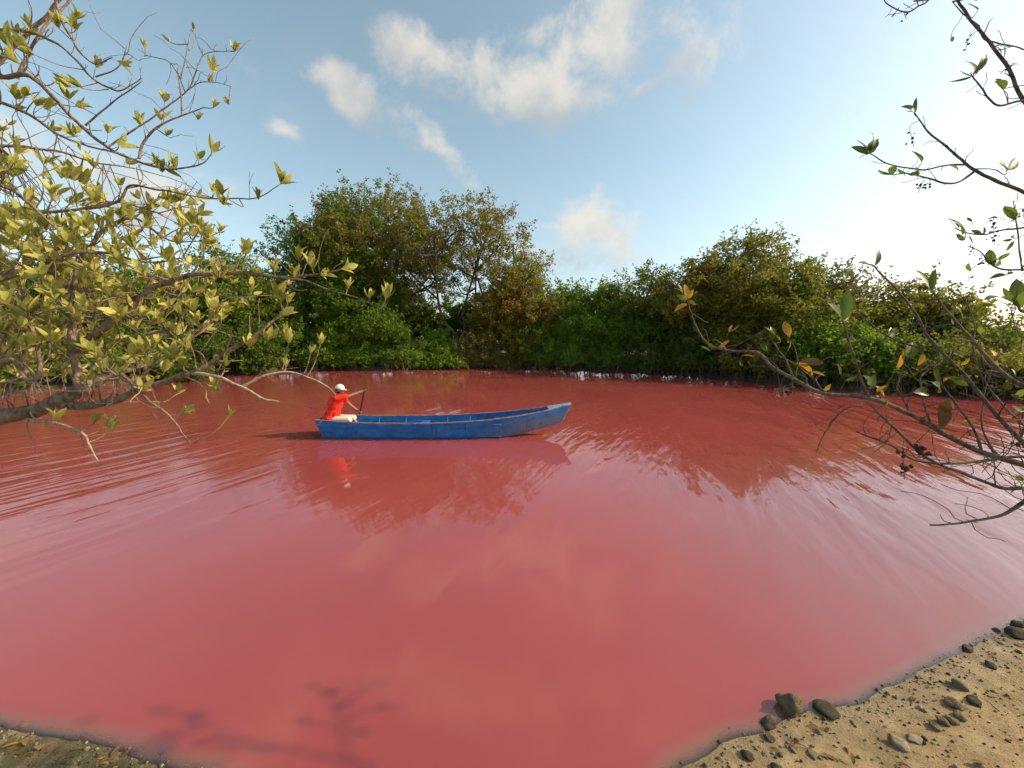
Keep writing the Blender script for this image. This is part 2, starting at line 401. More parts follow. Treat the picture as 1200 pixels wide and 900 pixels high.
# ------------------------------------------------------------------ far trees and shrubs
def leaf_cloud(centres, radii, per, size, flat=.75):
    """many leaf-sized folded quads scattered in clumps"""
    C = np.repeat(centres, per, 0); Rr = np.repeat(radii, per)[:, None]
    n = len(C)
    o = rng.normal(0, 1, (n, 3)); o /= np.linalg.norm(o, axis=1, keepdims=True)
    o *= rng.random((n, 1)) ** .45
    o[:, 2] *= flat
    P = C + o * Rr
    L = rng.normal(0, 1, (n, 3)) + o * .8; L[:, 2] -= .1; L /= np.linalg.norm(L, axis=1, keepdims=True)
    N = rng.normal(0, .8, (n, 3)) + np.array([0, 0, .7]); S = np.cross(L, N); S /= (np.linalg.norm(S, axis=1, keepdims=True) + 1e-9)
    l = (size * (.65 + .7 * rng.random(n)))[:, None]; w = l * .33
    V = np.stack([P, P + L*l*.45 + S*w, P + L*l, P + L*l*.45 - S*w], 1).reshape(-1, 3)
    return V, np.arange(n * 4).reshape(-1, 4)
class Clouds:
    def __init__(s): s.V = []; s.F = []; s.n = 0
    def add(s, V, Fq): s.V.append(V); s.F.append(Fq + s.n); s.n += len(V)
def far_plant(name, label, cat, group, px, D, top, wpx, fol, seed, dens=1.0, airy=0.0, bottom=.25, fol2=None, stems=3, lean=0.0, depth=.8, leaf=.17, roots=0, lobes=None, trunk_r=None, base=None):
    global rng
    rng = np.random.default_rng(seed)
    zc = D * math.cos(PITCH) + (CAM_H - .5) * math.sin(PITCH)
    x0 = (px - 600) / F * zc; z0 = hgt(x0, D)
    dtop = ray(px, top); H = CAM_H + dtop.z / dtop.y * D - z0
    Wd = wpx / F * zc
    root = empty(name, (x0, D, z0 - .05)); tag(root, label, cat, group)
    B = np.array([x0, D, z0])
    rx, ry = Wd / 2, Wd / 2 * depth
    cb = H * bottom
    # lobes
    nl = lobes or max(7, int(6 + Wd * 1.0))
    LC, LR = [], []
    for k in range(nl):
        a = 2 * math.pi * (k + rng.random() * .7) / nl; rr = math.sqrt(rng.random()) * .80
        dome = math.sqrt(max(1 - rr * rr, .05)); hz = cb + (H - cb) * (.15 + .68 * rng.random() ** .6 * dome)
        LC.append([math.cos(a) * rr * rx + lean * hz, math.sin(a) * rr * ry, hz]); LR.append(min(rx, (H - cb) * .5) * (.44 + .26 * rng.random()))
    LC.append([lean * H, 0, H - min(rx, H*.4) * .42]); LR.append(min(rx, H * .4) * .42)
    LC = np.array(LC); LR = np.array(LR)
    # clump centres on and inside lobes
    nc = int(dens * (Wd * (H - cb)) * 7.5 * (1 - .5 * airy)) + 16
    idx = rng.choice(len(LC), nc, p=LR**2 / (LR**2).sum())
    o = rng.normal(0, 1, (nc, 3)); o /= np.linalg.norm(o, axis=1, keepdims=True); o *= (rng.random((nc, 1)) ** .33)
    C = LC[idx] + o * LR[idx][:, None] * np.array([1.05, 1.05, .95])
    C[:, 2] = np.clip(C[:, 2], .12 * H if bottom > .12 else .5 * rng.random(len(C)) + .02, H)
    C = C[rng.random(nc) > airy * .25]
    if roots:                                   # leafy skirt that hangs to the water in uneven bunches
        ns = int(Wd * 16); sx = rng.uniform(-1, 1, ns) * rx; drop = vnoise(sx * 1.3 + seed * 3.1, np.zeros(ns) + seed)
        sz = rng.uniform(.02, .95, ns); ok = sz > .75 * (1 - drop) - .12
        C = np.concatenate([C, np.stack([sx, -ry * .55 - rng.random(ns) * .5, sz + .05], -1)[ok]])
    rad = (.24 + .26 * rng.random(len(C))) * (1.0 + .15 * min(H / 10, 1))
    per = int(52 * (1 - .45 * airy))
    two = rng.random(len(C)) < (.42 if fol2 else -1)
    # the second tone gathers towards one side and the top
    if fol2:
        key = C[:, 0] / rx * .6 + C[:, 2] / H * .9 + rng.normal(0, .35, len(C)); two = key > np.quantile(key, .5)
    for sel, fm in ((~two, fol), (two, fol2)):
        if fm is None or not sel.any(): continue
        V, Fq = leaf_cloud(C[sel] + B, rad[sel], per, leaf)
        # spray twigs of leaves that break the outline
        sp_ = C[sel][rng.random(sel.sum()) < .5]
        if len(sp_):
            dirs = sp_ - np.array([lean * H * .5, 0, H * .45]); dirs /= (np.linalg.norm(dirs, axis=1, keepdims=True) + 1e-6)
            dirs = dirs + rng.normal(0, .45, dirs.shape); dirs[:, 2] += .25
            pts = []
            for q in range(3): pts.append(sp_ + dirs * (.30 + .20 * q))
            V2, F2 = leaf_cloud(np.concatenate(pts) + B, np.full(len(sp_) * 3, .12), 6, leaf)
            Fq = np.concatenate([Fq, F2 + len(V)]); V = np.concatenate([V, V2])
        obj_np('crown', V, Fq, M['fol_' + fm], root)
    # stems, limbs and fine branches
    T = Tubes(); limbs = []
    tr = trunk_r or max(.05, H * .014)
    for s in range(stems):
        a = rng.random() * 6.28; sp0 = .15 + .10 * s
        bx = np.array([math.cos(a) * sp0, math.sin(a) * sp0, -.1])
        k = rng.integers(len(LC)); tip = LC[k]
        mid = bx * .4 + tip * .45 + rng.normal(0, .08 * H, 3) * np.array([1, 1, .3]); mid[2] = max(mid[2], .3)
        pts = spline([bx, (bx + mid) / 2 + rng.normal(0, .03 * H, 3), mid, tip], 12)
        r = np.linspace(tr, tr * .3, 12); T.add(pts + B, r, 6); limbs.append(pts)
    LP = np.concatenate(limbs)
    for k in range(len(LC)):
        low = LP[LP[:, 2] < max(LC[k][2] - .1 * H, .3)] if (LP[:, 2] < max(LC[k][2] - .1 * H, .3)).any() else LP
        s0 = low[np.argmin(np.linalg.norm(low - LC[k], axis=1) + rng.random(len(low)) * .1 * H)]
        mid = (s0 + LC[k]) / 2 + rng.normal(0, .05 * H, 3)
        pts = spline([s0, mid, LC[k] + rng.normal(0, .2, 3)], 9); T.add(pts + B, np.linspace(tr * .5, tr * .14, 9), 5); limbs.append(pts)
    LP = np.concatenate(limbs)
    T.obj('trunk', M['bark_far'], root)
    T = Tubes()
    pick = rng.choice(len(C), min(len(C), int(60 + 60 * airy)), replace=False)
    for k in pick:
        s0 = LP[np.argmin(np.linalg.norm(LP - C[k], axis=1))]
        mid = (s0 + C[k]) / 2 + rng.normal(0, .12, 3)
        T.add(spline([s0, mid, C[k]], 6) + B, np.linspace(.022, .008, 6), 3, False)
    T.obj('branches', M['bark_far'], root)['kind'] = 'stuff'
    if roots:
        T = Tubes()
        for q in range(roots):
            xx = rng.uniform(-rx, rx) * .95; yy = rng.uniform(-.9, .5) * min(ry, 1.4)
            top_ = np.array([xx, yy, rng.uniform(.35, 1.15)])
            foot = top_ + np.array([rng.normal(0, .35), -rng.uniform(.15, .75), 0]); foot[2] = -z0 - .08
            mid = (top_ + foot) / 2 + np.array([rng.normal(0, .12), -.12, rng.uniform(.0, .25)])
            T.add(spline([top_, mid, foot], 7) + B, np.linspace(.016, .011, 7) * rng.uniform(.6, 1.7), 4, False)
        for q in range(roots // 2):
            xx = rng.uniform(-rx, rx); a0 = np.array([xx, -rng.uniform(0, 1.0) * min(ry, 1.2), rng.uniform(.2, .9)])
            pts = spline([a0, a0 + np.array([rng.normal(0, .5), rng.normal(-.2, .2), rng.normal(.05, .2)]), a0 + np.array([rng.normal(0, 1.0), rng.normal(-.3, .3), rng.normal(0, .3)])], 7)
            pts[:, 2] = np.maximum(pts[:, 2], -z0 + .02)
            T.add(pts + B, np.linspace(.014, .006, 7), 4, False)
        T.obj('roots', M['root'], root)['kind'] = 'stuff'
    return root

TG = 'trees along the far bank'; SG = 'shrubs along the far bank'
def tree(label, *a, **k): return far_plant('mangrove_tree', label, 'tree', TG, *a, **k)
def shrub(label, *a, **k): return far_plant('mangrove_shrub', label, 'shrub', SG, *a, **k)
# big stand behind the canoe
tree('tall dense tree with grey-brown top, leftmost of the high stand behind the rower', 404, 35.0, 218, 116, 'green', 1, dens=1.15, bottom=.22, fol2='brown', stems=4)
tree('tallest rounded tree with brownish crown, second in the high stand', 468, 37.0, 207, 140, 'green', 2, dens=.95, airy=.2, bottom=.28, fol2='brown', stems=4)
tree('tall open olive tree with a dark forked trunk showing through its thin crown', 545, 34.5, 224, 150, 'olive', 3, dens=.85, airy=.6, bottom=.30, fol2='brown', stems=4, trunk_r=.20)
tree('slim brownish tree with ragged top beside the open olive tree', 606, 34.0, 266, 92, 'brown', 4, dens=.9, airy=.35, bottom=.12, fol2='olive', stems=3)
tree('round dark green tree in front of the grey-brown top of the high stand', 388, 32.5, 264, 84, 'dark', 5, dens=1.2, bottom=.08, fol2='green', stems=3)
tree('bright mid-height green tree in the middle of the high stand', 430, 33.0, 288, 96, 'green', 6, dens=1.1, bottom=.08, fol2='dark', stems=3)
tree('low rust-tinged tree at the foot of the slim brownish tree', 600, 32.8, 320, 80, 'olive', 7, dens=1.1, airy=.2, bottom=.06, fol2='rust', stems=3)
# behind the left foreground branches
tree('dark green tree behind the yellow-green branches, close to the lagoon bend', 60, 21.5, 292, 150, 'green', 8, dens=1.0, bottom=.08, fol2='dark', stems=3)
tree('green tree with rounded top seen over the yellow-green branches', 150, 24.5, 300, 130, 'green', 9, dens=1.0, bottom=.08, fol2='bright', stems=3)
tree('dark bushy tree between the yellow-green branches and the high stand', 262, 27.5, 284, 116, 'dark', 10, dens=1.2, bottom=.06, fol2='green', stems=3)
tree('low dark tree at the left foot of the high stand', 322, 30.5, 318, 84, 'dark', 11, dens=1.2, bottom=.05, fol2='dark', stems=3)
tree('shadowy tree at the far left end of the bank', -70, 20.0, 310, 170, 'dark', 12, dens=.8, bottom=.06, fol2='green', stems=3)
# middle gap and right side
tree('bright green bushy tree right of the high stand', 664, 33.6, 328, 90, 'bright', 13, dens=1.15, bottom=.05, fol2='green', stems=3)
tree('low bright green tree in the dip between the two stands', 710, 32.0, 336, 80, 'green', 14, dens=1.15, bottom=.05, fol2='bright', stems=3)
tree('dark open tree with sky showing through its crown, left of the olive dome', 764, 29.8, 302, 94, 'dark', 15, dens=.8, airy=.5, bottom=.22, fol2='olive', stems=3)
tree('large dome-shaped olive tree, widest on the right bank', 866, 27.2, 281, 175, 'olive', 16, dens=1.15, bottom=.06, fol2='olive', stems=4)
tree('olive tree with a reddish tuft at its top beside the widest dome', 808, 27.6, 296, 90, 'olive', 17, dens=1.0, airy=.1, bottom=.10, fol2='rust', stems=3)
tree('greenish tree leaning out of the widest dome toward the grey open tree', 934, 24.2, 302, 120, 'olive', 18, dens=1.1, bottom=.05, fol2='green', stems=3)
tree('grey thin-crowned tree with sky showing through, between two olive domes', 982, 24.8, 308, 100, 'grey', 19, dens=.75, airy=.7, bottom=.30, fol2='grey', stems=3)
tree('broad olive dome tree behind the bare twigs of the overhanging branch', 1052, 22.6, 326, 165, 'olive', 20, dens=1.1, bottom=.05, fol2='olive', stems=3)
tree('low olive tree where the right bank slopes down', 1128, 20.6, 376, 140, 'olive', 21, dens=1.1, bottom=.05, fol2='green', stems=3)
tree('lowest olive tree at the end of the sloping right bank', 1200, 19.0, 424, 120, 'olive', 22, dens=1.1, bottom=.05, fol2='olive', stems=3)
tree('small tree beyond the sloping right bank', 1275, 17.6, 440, 120, 'olive', 23, dens=1.0, bottom=.05, fol2='green', stems=3)
SRL = ['shaded tree behind the thick overhanging limb','shaded tree behind the rounded green tree','shaded tree behind the drooping yellow-green branches','shaded tree behind the dark bushy tree','shaded tree behind the leftmost high tree','shaded tree behind the bright mid-height tree','shaded tree behind the tallest tree','small green tree behind the open olive trunk','plain olive tree behind the slim brownish tree','shaded tree behind the bright bushy tree','shaded tree behind the dip between the stands','shaded tree behind the dark open tree','shaded tree behind the reddish-tufted tree','plain olive tree behind the widest dome','shaded tree behind the grey thin-crowned tree','plain olive tree behind the broad olive dome','plain olive tree behind the sloping end of the bank']
# second row that closes the view under the crowns
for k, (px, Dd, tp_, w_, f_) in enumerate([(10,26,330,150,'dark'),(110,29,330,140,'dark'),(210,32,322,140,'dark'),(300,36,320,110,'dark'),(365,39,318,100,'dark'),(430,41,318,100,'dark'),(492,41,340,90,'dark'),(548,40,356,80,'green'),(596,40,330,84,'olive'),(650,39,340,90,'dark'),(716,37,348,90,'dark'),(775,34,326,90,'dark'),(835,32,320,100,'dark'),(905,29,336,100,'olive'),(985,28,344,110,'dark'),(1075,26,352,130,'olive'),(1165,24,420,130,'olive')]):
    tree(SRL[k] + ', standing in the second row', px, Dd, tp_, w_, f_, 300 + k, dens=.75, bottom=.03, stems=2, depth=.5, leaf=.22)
# shrubs hanging over the water line
SHR = [(20,17.9,392,110,'dark'),(120,21.4,392,120,'green'),(215,23.9,388,110,'dark'),(292,27.6,372,86,'dark'),(346,30.2,374,70,'green'),(398,31.0,384,74,'bright'),(446,31.0,366,76,'green'),
       (506,31.9,386,74,'bright'),(566,32.6,388,52,'brown'),(610,32.8,372,60,'olive'),(646,32.3,374,58,'bright'),(690,31.0,364,62,'bright'),(736,29.4,366,62,'green'),(778,27.8,362,60,'dark'),
       (822,26.0,372,66,'dark'),(866,24.6,380,64,'olive'),(908,22.9,374,66,'olive'),(952,21.3,376,72,'green'),(1004,19.8,380,80,'bright'),(1062,18.9,392,84,'dark'),(1118,18.2,396,84,'olive'),(1180,17.1,424,90,'olive'),(1262,16.0,432,110,'olive')]
SHL = ['dark waterside shrub under the thick overhanging limb of the near tree','green shrub at the bend of the bank under the yellow-green branches','dark shrub behind the drooping yellow-green branches','dark shrub below the bushy tree left of the high stand','mid green shrub behind the forked pale twigs',
 'bright shrub above the rower at the waterline','green rounded shrub at the foot of the tall dense tree','bright low shrub sticking out over the water below the tallest tree','brownish shrub beneath the trunk of the open olive tree','dull olive shrub under the rust-tinged tree','bright shrub beside the long grey fallen branch',
 'largest bright yellowish shrub in the middle of the far bank','mid green shrub below the dip between the stands','dark shrub under the dark open tree','dark twiggy shrub at the left foot of the widest dome','dull olive shrub under the widest dome','olive shrub behind the yellow leaves of the overhanging branch','green shrub under the grey thin-crowned tree',
 'bright shrub below the broad olive dome','dark shrub behind the bare crossing twigs','dull olive shrub where the bank starts sloping down','olive shrub at the low end of the sloping bank','olive shrub past the end of the sloping bank']
for k, (px, Dd, tp_, w_, f_) in enumerate(SHR):
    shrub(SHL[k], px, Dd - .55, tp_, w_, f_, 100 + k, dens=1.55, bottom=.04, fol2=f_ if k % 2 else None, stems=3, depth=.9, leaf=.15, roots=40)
rng = np.random.default_rng(77)
# pale dead branches lying in the water at the foot of the bank
for lab, pts in (('pale dead branch lying half in the water below the open olive tree', [(592,424),(604,428),(618,421),(628,414)]),
                 ('forked bleached branch dipping into the water left of the bright shrubs', [(560,424),(585,429),(600,431),(606,426)]),
                 ('long grey fallen branch along the waterline in the middle of the far bank', [(628,426),(655,428),(690,430),(716,432)]),
                 ('thin bleached branch at the foot of the tallest trees', [(468,422),(500,425),(528,428),(540,433)]),
                 ('weathered grey branch at the waterline below the olive dome', [(840,432),(862,440),(880,446),(902,449)])):
    e = empty('fallen_branch', at(pts[0][0], pts[0][1], 30)); T = Tubes()
    gx_, gy_ = ground_pt(pts[1][0], max(pts[1][1], 431)); zc0 = (gy_ - .25) * math.cos(PITCH) + CAM_H * math.sin(PITCH)
    P3 = [np.array(at(x, y, zc0)) for x, y in pts]
    for q in P3: q[2] = max(q[2], -.06)
    e.location = P3[0]; tag(e, lab, 'branch', 'fallen branches along the far bank')
    sp_ = spline(P3, 14); T.add(sp_, np.linspace(.034, .012, 14), 6); T.obj('stem', M['drift'], e)
    T = Tubes()
    for q in range(4):
        s0 = sp_[rng.integers(3, 12)]; T.add(spline([s0, s0 + rvec(.15) + [0, 0, .1], s0 + rvec(.3) + [0, -.1, .05]], 6), np.linspace(.02, .008, 6), 4)
    T.obj('twigs', M['drift'], e)['kind'] = 'stuff'

# ------------------------------------------------------------------ canoe
m, t, out = mat('blue_boat_paint')
tcn = t.new('ShaderNodeTexCoord'); pos = tcn.outputs['Object']; sp = t.new('ShaderNodeSeparateXYZ'); t.put(sp.inputs[0], pos)
n1 = t.noise(t.mapping(pos, scl=(1, 1, 3)), 3.0, 5, .6); n2 = t.noise(t.mapping(pos, scl=(9, 9, .5)), 2.2, 4, .6); n3 = t.noise(pos, 26, 5, .7)
c = t.mix(t.rng(n1, .35, .7), rgb(.006, .095, .30), rgb(.016, .165, .47))
# weathered grey-brown lower strakes towards the bow, dark runs down the side
bow = t.math('MULTIPLY', t.rng(sp.outputs[0], 3.6, 5.4), t.rng(t.math('SUBTRACT', sp.outputs[2], t.math('MULTIPLY', t.math('SUBTRACT', sp.outputs[0], 3.5), .14)), .34, .12))
wear = t.math('MULTIPLY', bow, t.rng(t.math('ADD', n1, t.math('MULTIPLY', n3, .35)), .40, .66))
c = t.mix(t.math('MULTIPLY', wear, .6), c, rgb(.16, .14, .11))
c = t.mix(t.math('MULTIPLY', t.rng(n2, .57, .66), .6), c, rgb(.035, .045, .055))
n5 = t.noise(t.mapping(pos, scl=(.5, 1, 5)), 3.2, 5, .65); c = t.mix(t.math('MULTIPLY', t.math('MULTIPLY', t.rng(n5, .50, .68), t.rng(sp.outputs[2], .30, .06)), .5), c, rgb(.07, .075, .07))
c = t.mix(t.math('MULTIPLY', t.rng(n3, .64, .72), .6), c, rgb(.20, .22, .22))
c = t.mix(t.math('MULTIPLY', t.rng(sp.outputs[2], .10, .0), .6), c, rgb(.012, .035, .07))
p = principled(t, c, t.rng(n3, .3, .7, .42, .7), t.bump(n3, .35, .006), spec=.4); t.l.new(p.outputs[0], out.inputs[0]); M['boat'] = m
m, t, out = mat('worn_rim_wood')
tcn = t.new('ShaderNodeTexCoord'); pos = tcn.outputs['Object']
n1 = t.noise(t.mapping(pos, scl=(2, 14, 14)), 3, 5, .65); n2 = t.noise(pos, 9, 4, .6)
c = t.mix(t.rng(n1, .35, .65), rgb(.17, .085, .05), rgb(.36, .22, .14)); c = t.mix(t.rng(n2, .56, .64), c, rgb(.03, .12, .33))
p = principled(t, c, .75, t.bump(n1, .5, .004), spec=.3); t.l.new(p.outputs[0], out.inputs[0]); M['rim'] = m
m, t, out = mat('pale_blue_cap'); tcn = t.new('ShaderNodeTexCoord')
c = t.mix(t.rng(t.noise(tcn.outputs['Object'], 14, 5, .65), .4, .62), rgb(.06, .20, .40), rgb(.30, .42, .50))
p = principled(t, c, .6, spec=.4); t.l.new(p.outputs[0], out.inputs[0]); M['bowcap'] = m

X0, CY = -4.82, 9.62
st = np.array([ # t, x_gun, x_bot, half_gun, half_bot, z_gun, z_bot
 [0.00, 0.00, .17, .37, .27, .475, -.05],[.08, .52, .62, .41, .31, .445, -.09],[.18, 1.18, 1.22, .45, .35, .415, -.12],[.32, 2.10, 2.10, .49, .37, .405, -.13],
 [.48, 3.15, 3.12, .50, .37, .415, -.13],[.62, 4.06, 4.00, .48, .34, .455, -.09],[.75, 4.92, 4.80, .41, .26, .53, .00],[.86, 5.64, 5.46, .29, .16, .625, .12],[.94, 6.16, 5.93, .18, .085, .715, .22],[1.0, 6.56, 6.30, .085, .035, .805, .31]])
tt = np.linspace(0, 1, 45)
def smooth_interp(t_, xs, ys):
    d = np.gradient(ys, xs); i_ = np.clip(np.searchsorted(xs, t_) - 1, 0, len(xs) - 2); h_ = xs[i_+1] - xs[i_]; u = (t_ - xs[i_]) / h_
    return (2*u**3-3*u**2+1)*ys[i_] + (u**3-2*u**2+u)*h_*d[i_] + (-2*u**3+3*u**2)*ys[i_+1] + (u**3-u**2)*h_*d[i_+1]
S = np.stack([smooth_interp(tt, st[:, 0], st[:, k]) for k in range(1, 7)], -1)
S[:, 0:2] *= .963
boat = empty('canoe', (X0, CY, 0)); tag(boat, 'long narrow blue wooden canoe with worn brown rim on the red water', 'canoe')
BY = np.linspace(0, .10, 45)                         # the bow swings slightly away
def hull_ring(k, inset):
    xg, xb, hg, hb, zg, zb = S[k]; th = inset
    pts = []
    for s_, (a, b) in ((-1, (0, 1)), (1, (1, 0))):
        for u in np.linspace(a, b, 6):                # u 0 = gunwale, 1 = chine
            w_ = hg + (hb - hg) * (u ** 1.35); z_ = zg + (zb - zg) * u; x_ = xg + (xb - xg) * u
            pts.append([x_, s_ * max(w_ - th, .004), max(z_, zb + th) if th else z_])
    return np.array(pts) + np.array([0, BY[k], 0])
V = []; Fq = []
n = 12
for th in (0, .028):
    for k in range(45): V.append(hull_ring(k, th))
V = np.concatenate(V)
def vid(layer, k, q): return layer * 45 * n + k * n + q
for k in range(44):
    for q in range(n - 1):
        Fq.append([vid(0,k,q), vid(0,k+1,q), vid(0,k+1,q+1), vid(0,k,q+1)])
        Fq.append([vid(1,k,q+1), vid(1,k+1,q+1), vid(1,k+1,q), vid(1,k,q)])
    Fq.append([vid(0,k+1,0), vid(0,k,0), vid(1,k,0), vid(1,k+1,0)]); Fq.append([vid(0,k,n-1), vid(0,k+1,n-1), vid(1,k+1,n-1), vid(1,k,n-1)])
me = mesh_np('hull', V, Fq, M['boat']); link(bpy.data.objects.new('hull', me), boat)
def bm_obj(name, bm, mtl, parent, smooth=False):
    me = bpy.data.meshes.new(name); bm.to_mesh(me); bm.free(); me.materials.append(mtl)
    for p_ in me.polygons: p_.use_smooth = smooth
    return link(bpy.data.objects.new(name, me), parent)
def box_bm(lo, hi, bev=.006):
    bm = bmesh.new(); bmesh.ops.create_cube(bm, size=1)
    lo = Vector(lo); hi = Vector(hi)
    for v in bm.verts: v.co = Vector([lo[i] + (v.co[i] + .5) * (hi[i] - lo[i]) for i in range(3)])
    if bev: bmesh.ops.bevel(bm, geom=bm.edges[:], offset=bev, segments=2, affect='EDGES', profile=.5)
    return bm
# rims along both gunwales (half-round rails)
for s_ in (-1, 1):
    T = Tubes(); pts = np.stack([S[:, 0], s_ * (S[:, 2] - .010) + BY, S[:, 4] + .006], -1)
    T.add(pts + np.array([X0, CY, 0]), np.full(45, .019), 8); T.obj('rim', M['rim'], boat)
# stern transom and bow plate
def end_plate(k, name, mtl, thick, ext=0):
    ring = hull_ring(k, .0); 
    c_ = ring.mean(0); bm = bmesh.new()
    a = [bm.verts.new(Vector(p_) + Vector((-thick / 2, 0, .0))) for p_ in ring]; b = [bm.verts.new(Vector(p_) + Vector((thick / 2, 0, 0))) for p_ in ring]
    bm.faces.new(a); bm.faces.new(b[::-1])
    for q in range(n): bm.faces.new([a[q], b[q], b[(q+1) % n], a[(q+1) % n]])
    bmesh.ops.recalc_face_normals(bm, faces=bm.faces[:])
    return bm_obj(name, bm, mtl, boat)
end_plate(0, 'transom', M['boat'], .035); end_plate(44, 'bow_plate', M['bowcap'], .05)
# small triangular fore deck
k0, k1 = 40, 44
bm = bmesh.new(); vs = []
for k in range(k0, k1 + 1):
    xg, xb, hg, hb, zg, zb = S[k]
    vs.append([bm.verts.new((xg, s_ * hg * .97 + BY[k], zg + .012 + dz)) for dz in (0, .02) for s_ in (-1, 1)])
for a, b in zip(vs, vs[1:]):
    bm.faces.new([a[2], a[3], b[3], b[2]]); bm.faces.new([a[1], a[0], b[0], b[1]]); bm.faces.new([a[0], a[2], b[2], b[0]]); bm.faces.new([a[3], a[1], b[1], b[3]])
bm.faces.new([vs[0][0], vs[0][1], vs[0][3], vs[0][2]]); bm.faces.new([vs[-1][1], vs[-1][0], vs[-1][2], vs[-1][3]])
bmesh.ops.recalc_face_normals(bm, faces=bm.faces[:]); bm_obj('fore_deck', bm, M['bowcap'], boat)
# thwarts and floor boards
def half_at(x, zf=.8):
    k = int(np.argmin(abs(S[:, 0] - x))); return S[k, 2] * zf, S[k, 4]
for x, w_, dz in ((.27, .36, -.09), (2.55, .20, -.10), (4.45, .20, -.12)):
    h_, zg = half_at(x, .93); bm_obj('thwart', box_bm((x - w_/2, -h_, zg + dz - .03), (x + w_/2, h_, zg + dz)), M['boat'], boat)
for q in range(5):
    y0 = -.30 + q * .121; bm_obj('floor_board', box_bm((.35, y0, .035), (4.55, y0 + .113, .06), .004), M['boat'], boat)
for x in (1.3, 2.0, 3.1, 3.7):                  # ribs up the inside of both sides
    for s_ in (-1, 1):
        h_, zg = half_at(x, 1.0); T = Tubes()
        T.add(np.array([[x, s_ * (h_ - .055), zg - .03], [x, s_ * (h_ - .11), zg * .5], [x, s_ * (h_ - .20), .05]]) + np.array([X0, CY, 0]), .018, 6); T.obj('rib', M['boat'], boat)
# ------------------------------------------------------------------ rower
def m_plain(name, a, b, scale=20, rough=.8, bumpd=.004, spec=.2):
    m, t, out = mat(name); tcn = t.new('ShaderNodeTexCoord'); n1 = t.noise(tcn.outputs['Object'], scale, 4, .6)
    p = principled(t, t.mix(t.rng(n1, .35, .65), rgb(*a), rgb(*b)), rough, t.bump(n1, .5, bumpd), spec=spec); t.l.new(p.outputs[0], out.inputs[0]); return m
M['skin'] = m_plain('skin', (.22, .105, .055), (.30, .15, .085), 25, .5, .001, .4)
M['shirt'] = m_plain('red_shirt', (.62, .022, .012), (.78, .04, .018), 14, .85, .012)
M['shorts'] = m_plain('cream_shorts', (.58, .54, .38), (.74, .70, .52), 18, .9, .01)
M['cap'] = m_plain('white_cap', (.66, .66, .62), (.82, .81, .77), 30, .8, .003)
M['hair'] = m_plain('black_hair', (.012, .010, .009), (.03, .024, .02), 60, .6, .004)
M['eye'] = m_plain('dark_eye', (.01, .008, .007), (.02, .015, .012), 60, .2, .001, .5)
M['paddle'] = m_plain('dark_paddle_wood', (.045, .02, .014), (.09, .04, .026), 40, .6, .003, .4)
def capsule(bm, a, b, ra, rb, k=14, rings=5):
    a, b = Vector(a), Vector(b); ax = (b - a); L = ax.length; q = Vector((0, 0, 1)).rotation_difference(ax.normalized()) if L > 1e-6 else Quaternion()
    prof = [(-math.cos(i / rings * math.pi / 2) * ra, math.sin(i / rings * math.pi / 2) * ra) for i in range(rings + 1)]
    prof += [(L + math.sin(i / rings * math.pi / 2) * rb, math.cos(i / rings * math.pi / 2) * rb) for i in range(rings + 1)]
    rows = []
    for (z_, r_) in prof:
        rows.append([bm.verts.new(a + q @ Vector((math.cos(j_ * 2 * math.pi / k) * max(r_, 1e-4), math.sin(j_ * 2 * math.pi / k) * max(r_, 1e-4), z_))) for j_ in range(k)])
    for r0, r1 in zip(rows, rows[1:]):
        for j_ in range(k): bm.faces.new([r0[j_], r0[(j_+1) % k], r1[(j_+1) % k], r1[j_]])
    bm.faces.new(rows[0][::-1]); bm.faces.new(rows[-1])
def ellipsoid(bm, c_, r_, rot=None):
    ret = bmesh.ops.create_uvsphere(bm, u_segments=18, v_segments=12, radius=1)
    for v in ret['verts']:
        p_ = Vector((v.co.x * r_[0], v.co.y * r_[1], v.co.z * r_[2]))
        if rot is not None: p_ = rot @ p_
        v.co = p_ + Vector(c_)
def remeshed(name, bm, voxel, mtl, parent, smooth_it=4):
    me = bpy.data.meshes.new(name); bm.to_mesh(me); bm.free()
    o = bpy.data.objects.new(name, me); col.objects.link(o)
    r_ = o.modifiers.new('r', 'REMESH'); r_.mode = 'VOXEL'; r_.voxel_size = voxel
    s_ = o.modifiers.new('s', 'SMOOTH'); s_.iterations = smooth_it; s_.factor = .5
    dg = bpy.context.evaluated_depsgraph_get(); me2 = bpy.data.meshes.new_from_object(o.evaluated_get(dg))
    bpy.data.objects.remove(o); me2.name = name; me2.materials.clear(); me2.materials.append(mtl)
    for p_ in me2.polygons: p_.use_smooth = True
    return link(bpy.data.objects.new(name, me2), parent)
PB = Vector((-4.57, 9.63, .36))                       # seat on the stern thwart
person = empty('person', PB); tag(person, 'person in red shirt, cream shorts and white cap paddling from the canoe stern', 'person')
def J(x, y, z): return Vector((x + .06, y, z)) - PB
hip = J(-4.62, 9.63, .47); waist = J(-4.60, 9.63, .64); chest = J(-4.53, 9.63, .86); neck0 = J(-4.45, 9.63, 1.03); neck1 = J(-4.415, 9.63, 1.10); head = J(-4.40, 9.625, 1.185)
shN = J(-4.43, 9.455, .99); shF = J(-4.44, 9.80, .97)
gripT = J(-3.86, 9.82, 1.145); gripL = J(-4.11, 10.10, .50)
elN = J(-4.16, 9.56, 1.03); elF = J(-4.33, 10.02, .72)
ax_p = (gripL - gripT).normalized()
bm = bmesh.new()
capsule(bm, hip, waist, .155, .135); capsule(bm, waist, chest, .13, .15); ellipsoid(bm, chest + Vector((0,0,.03)), (.125, .185, .15)); capsule(bm, shN + Vector((.0,.04,.0)), shF - Vector((0,.04,0)), .062, .062)
capsule(bm, neck0 - Vector((0,0,.05)), neck1 + Vector((.0, 0, .02)), .062, .054)
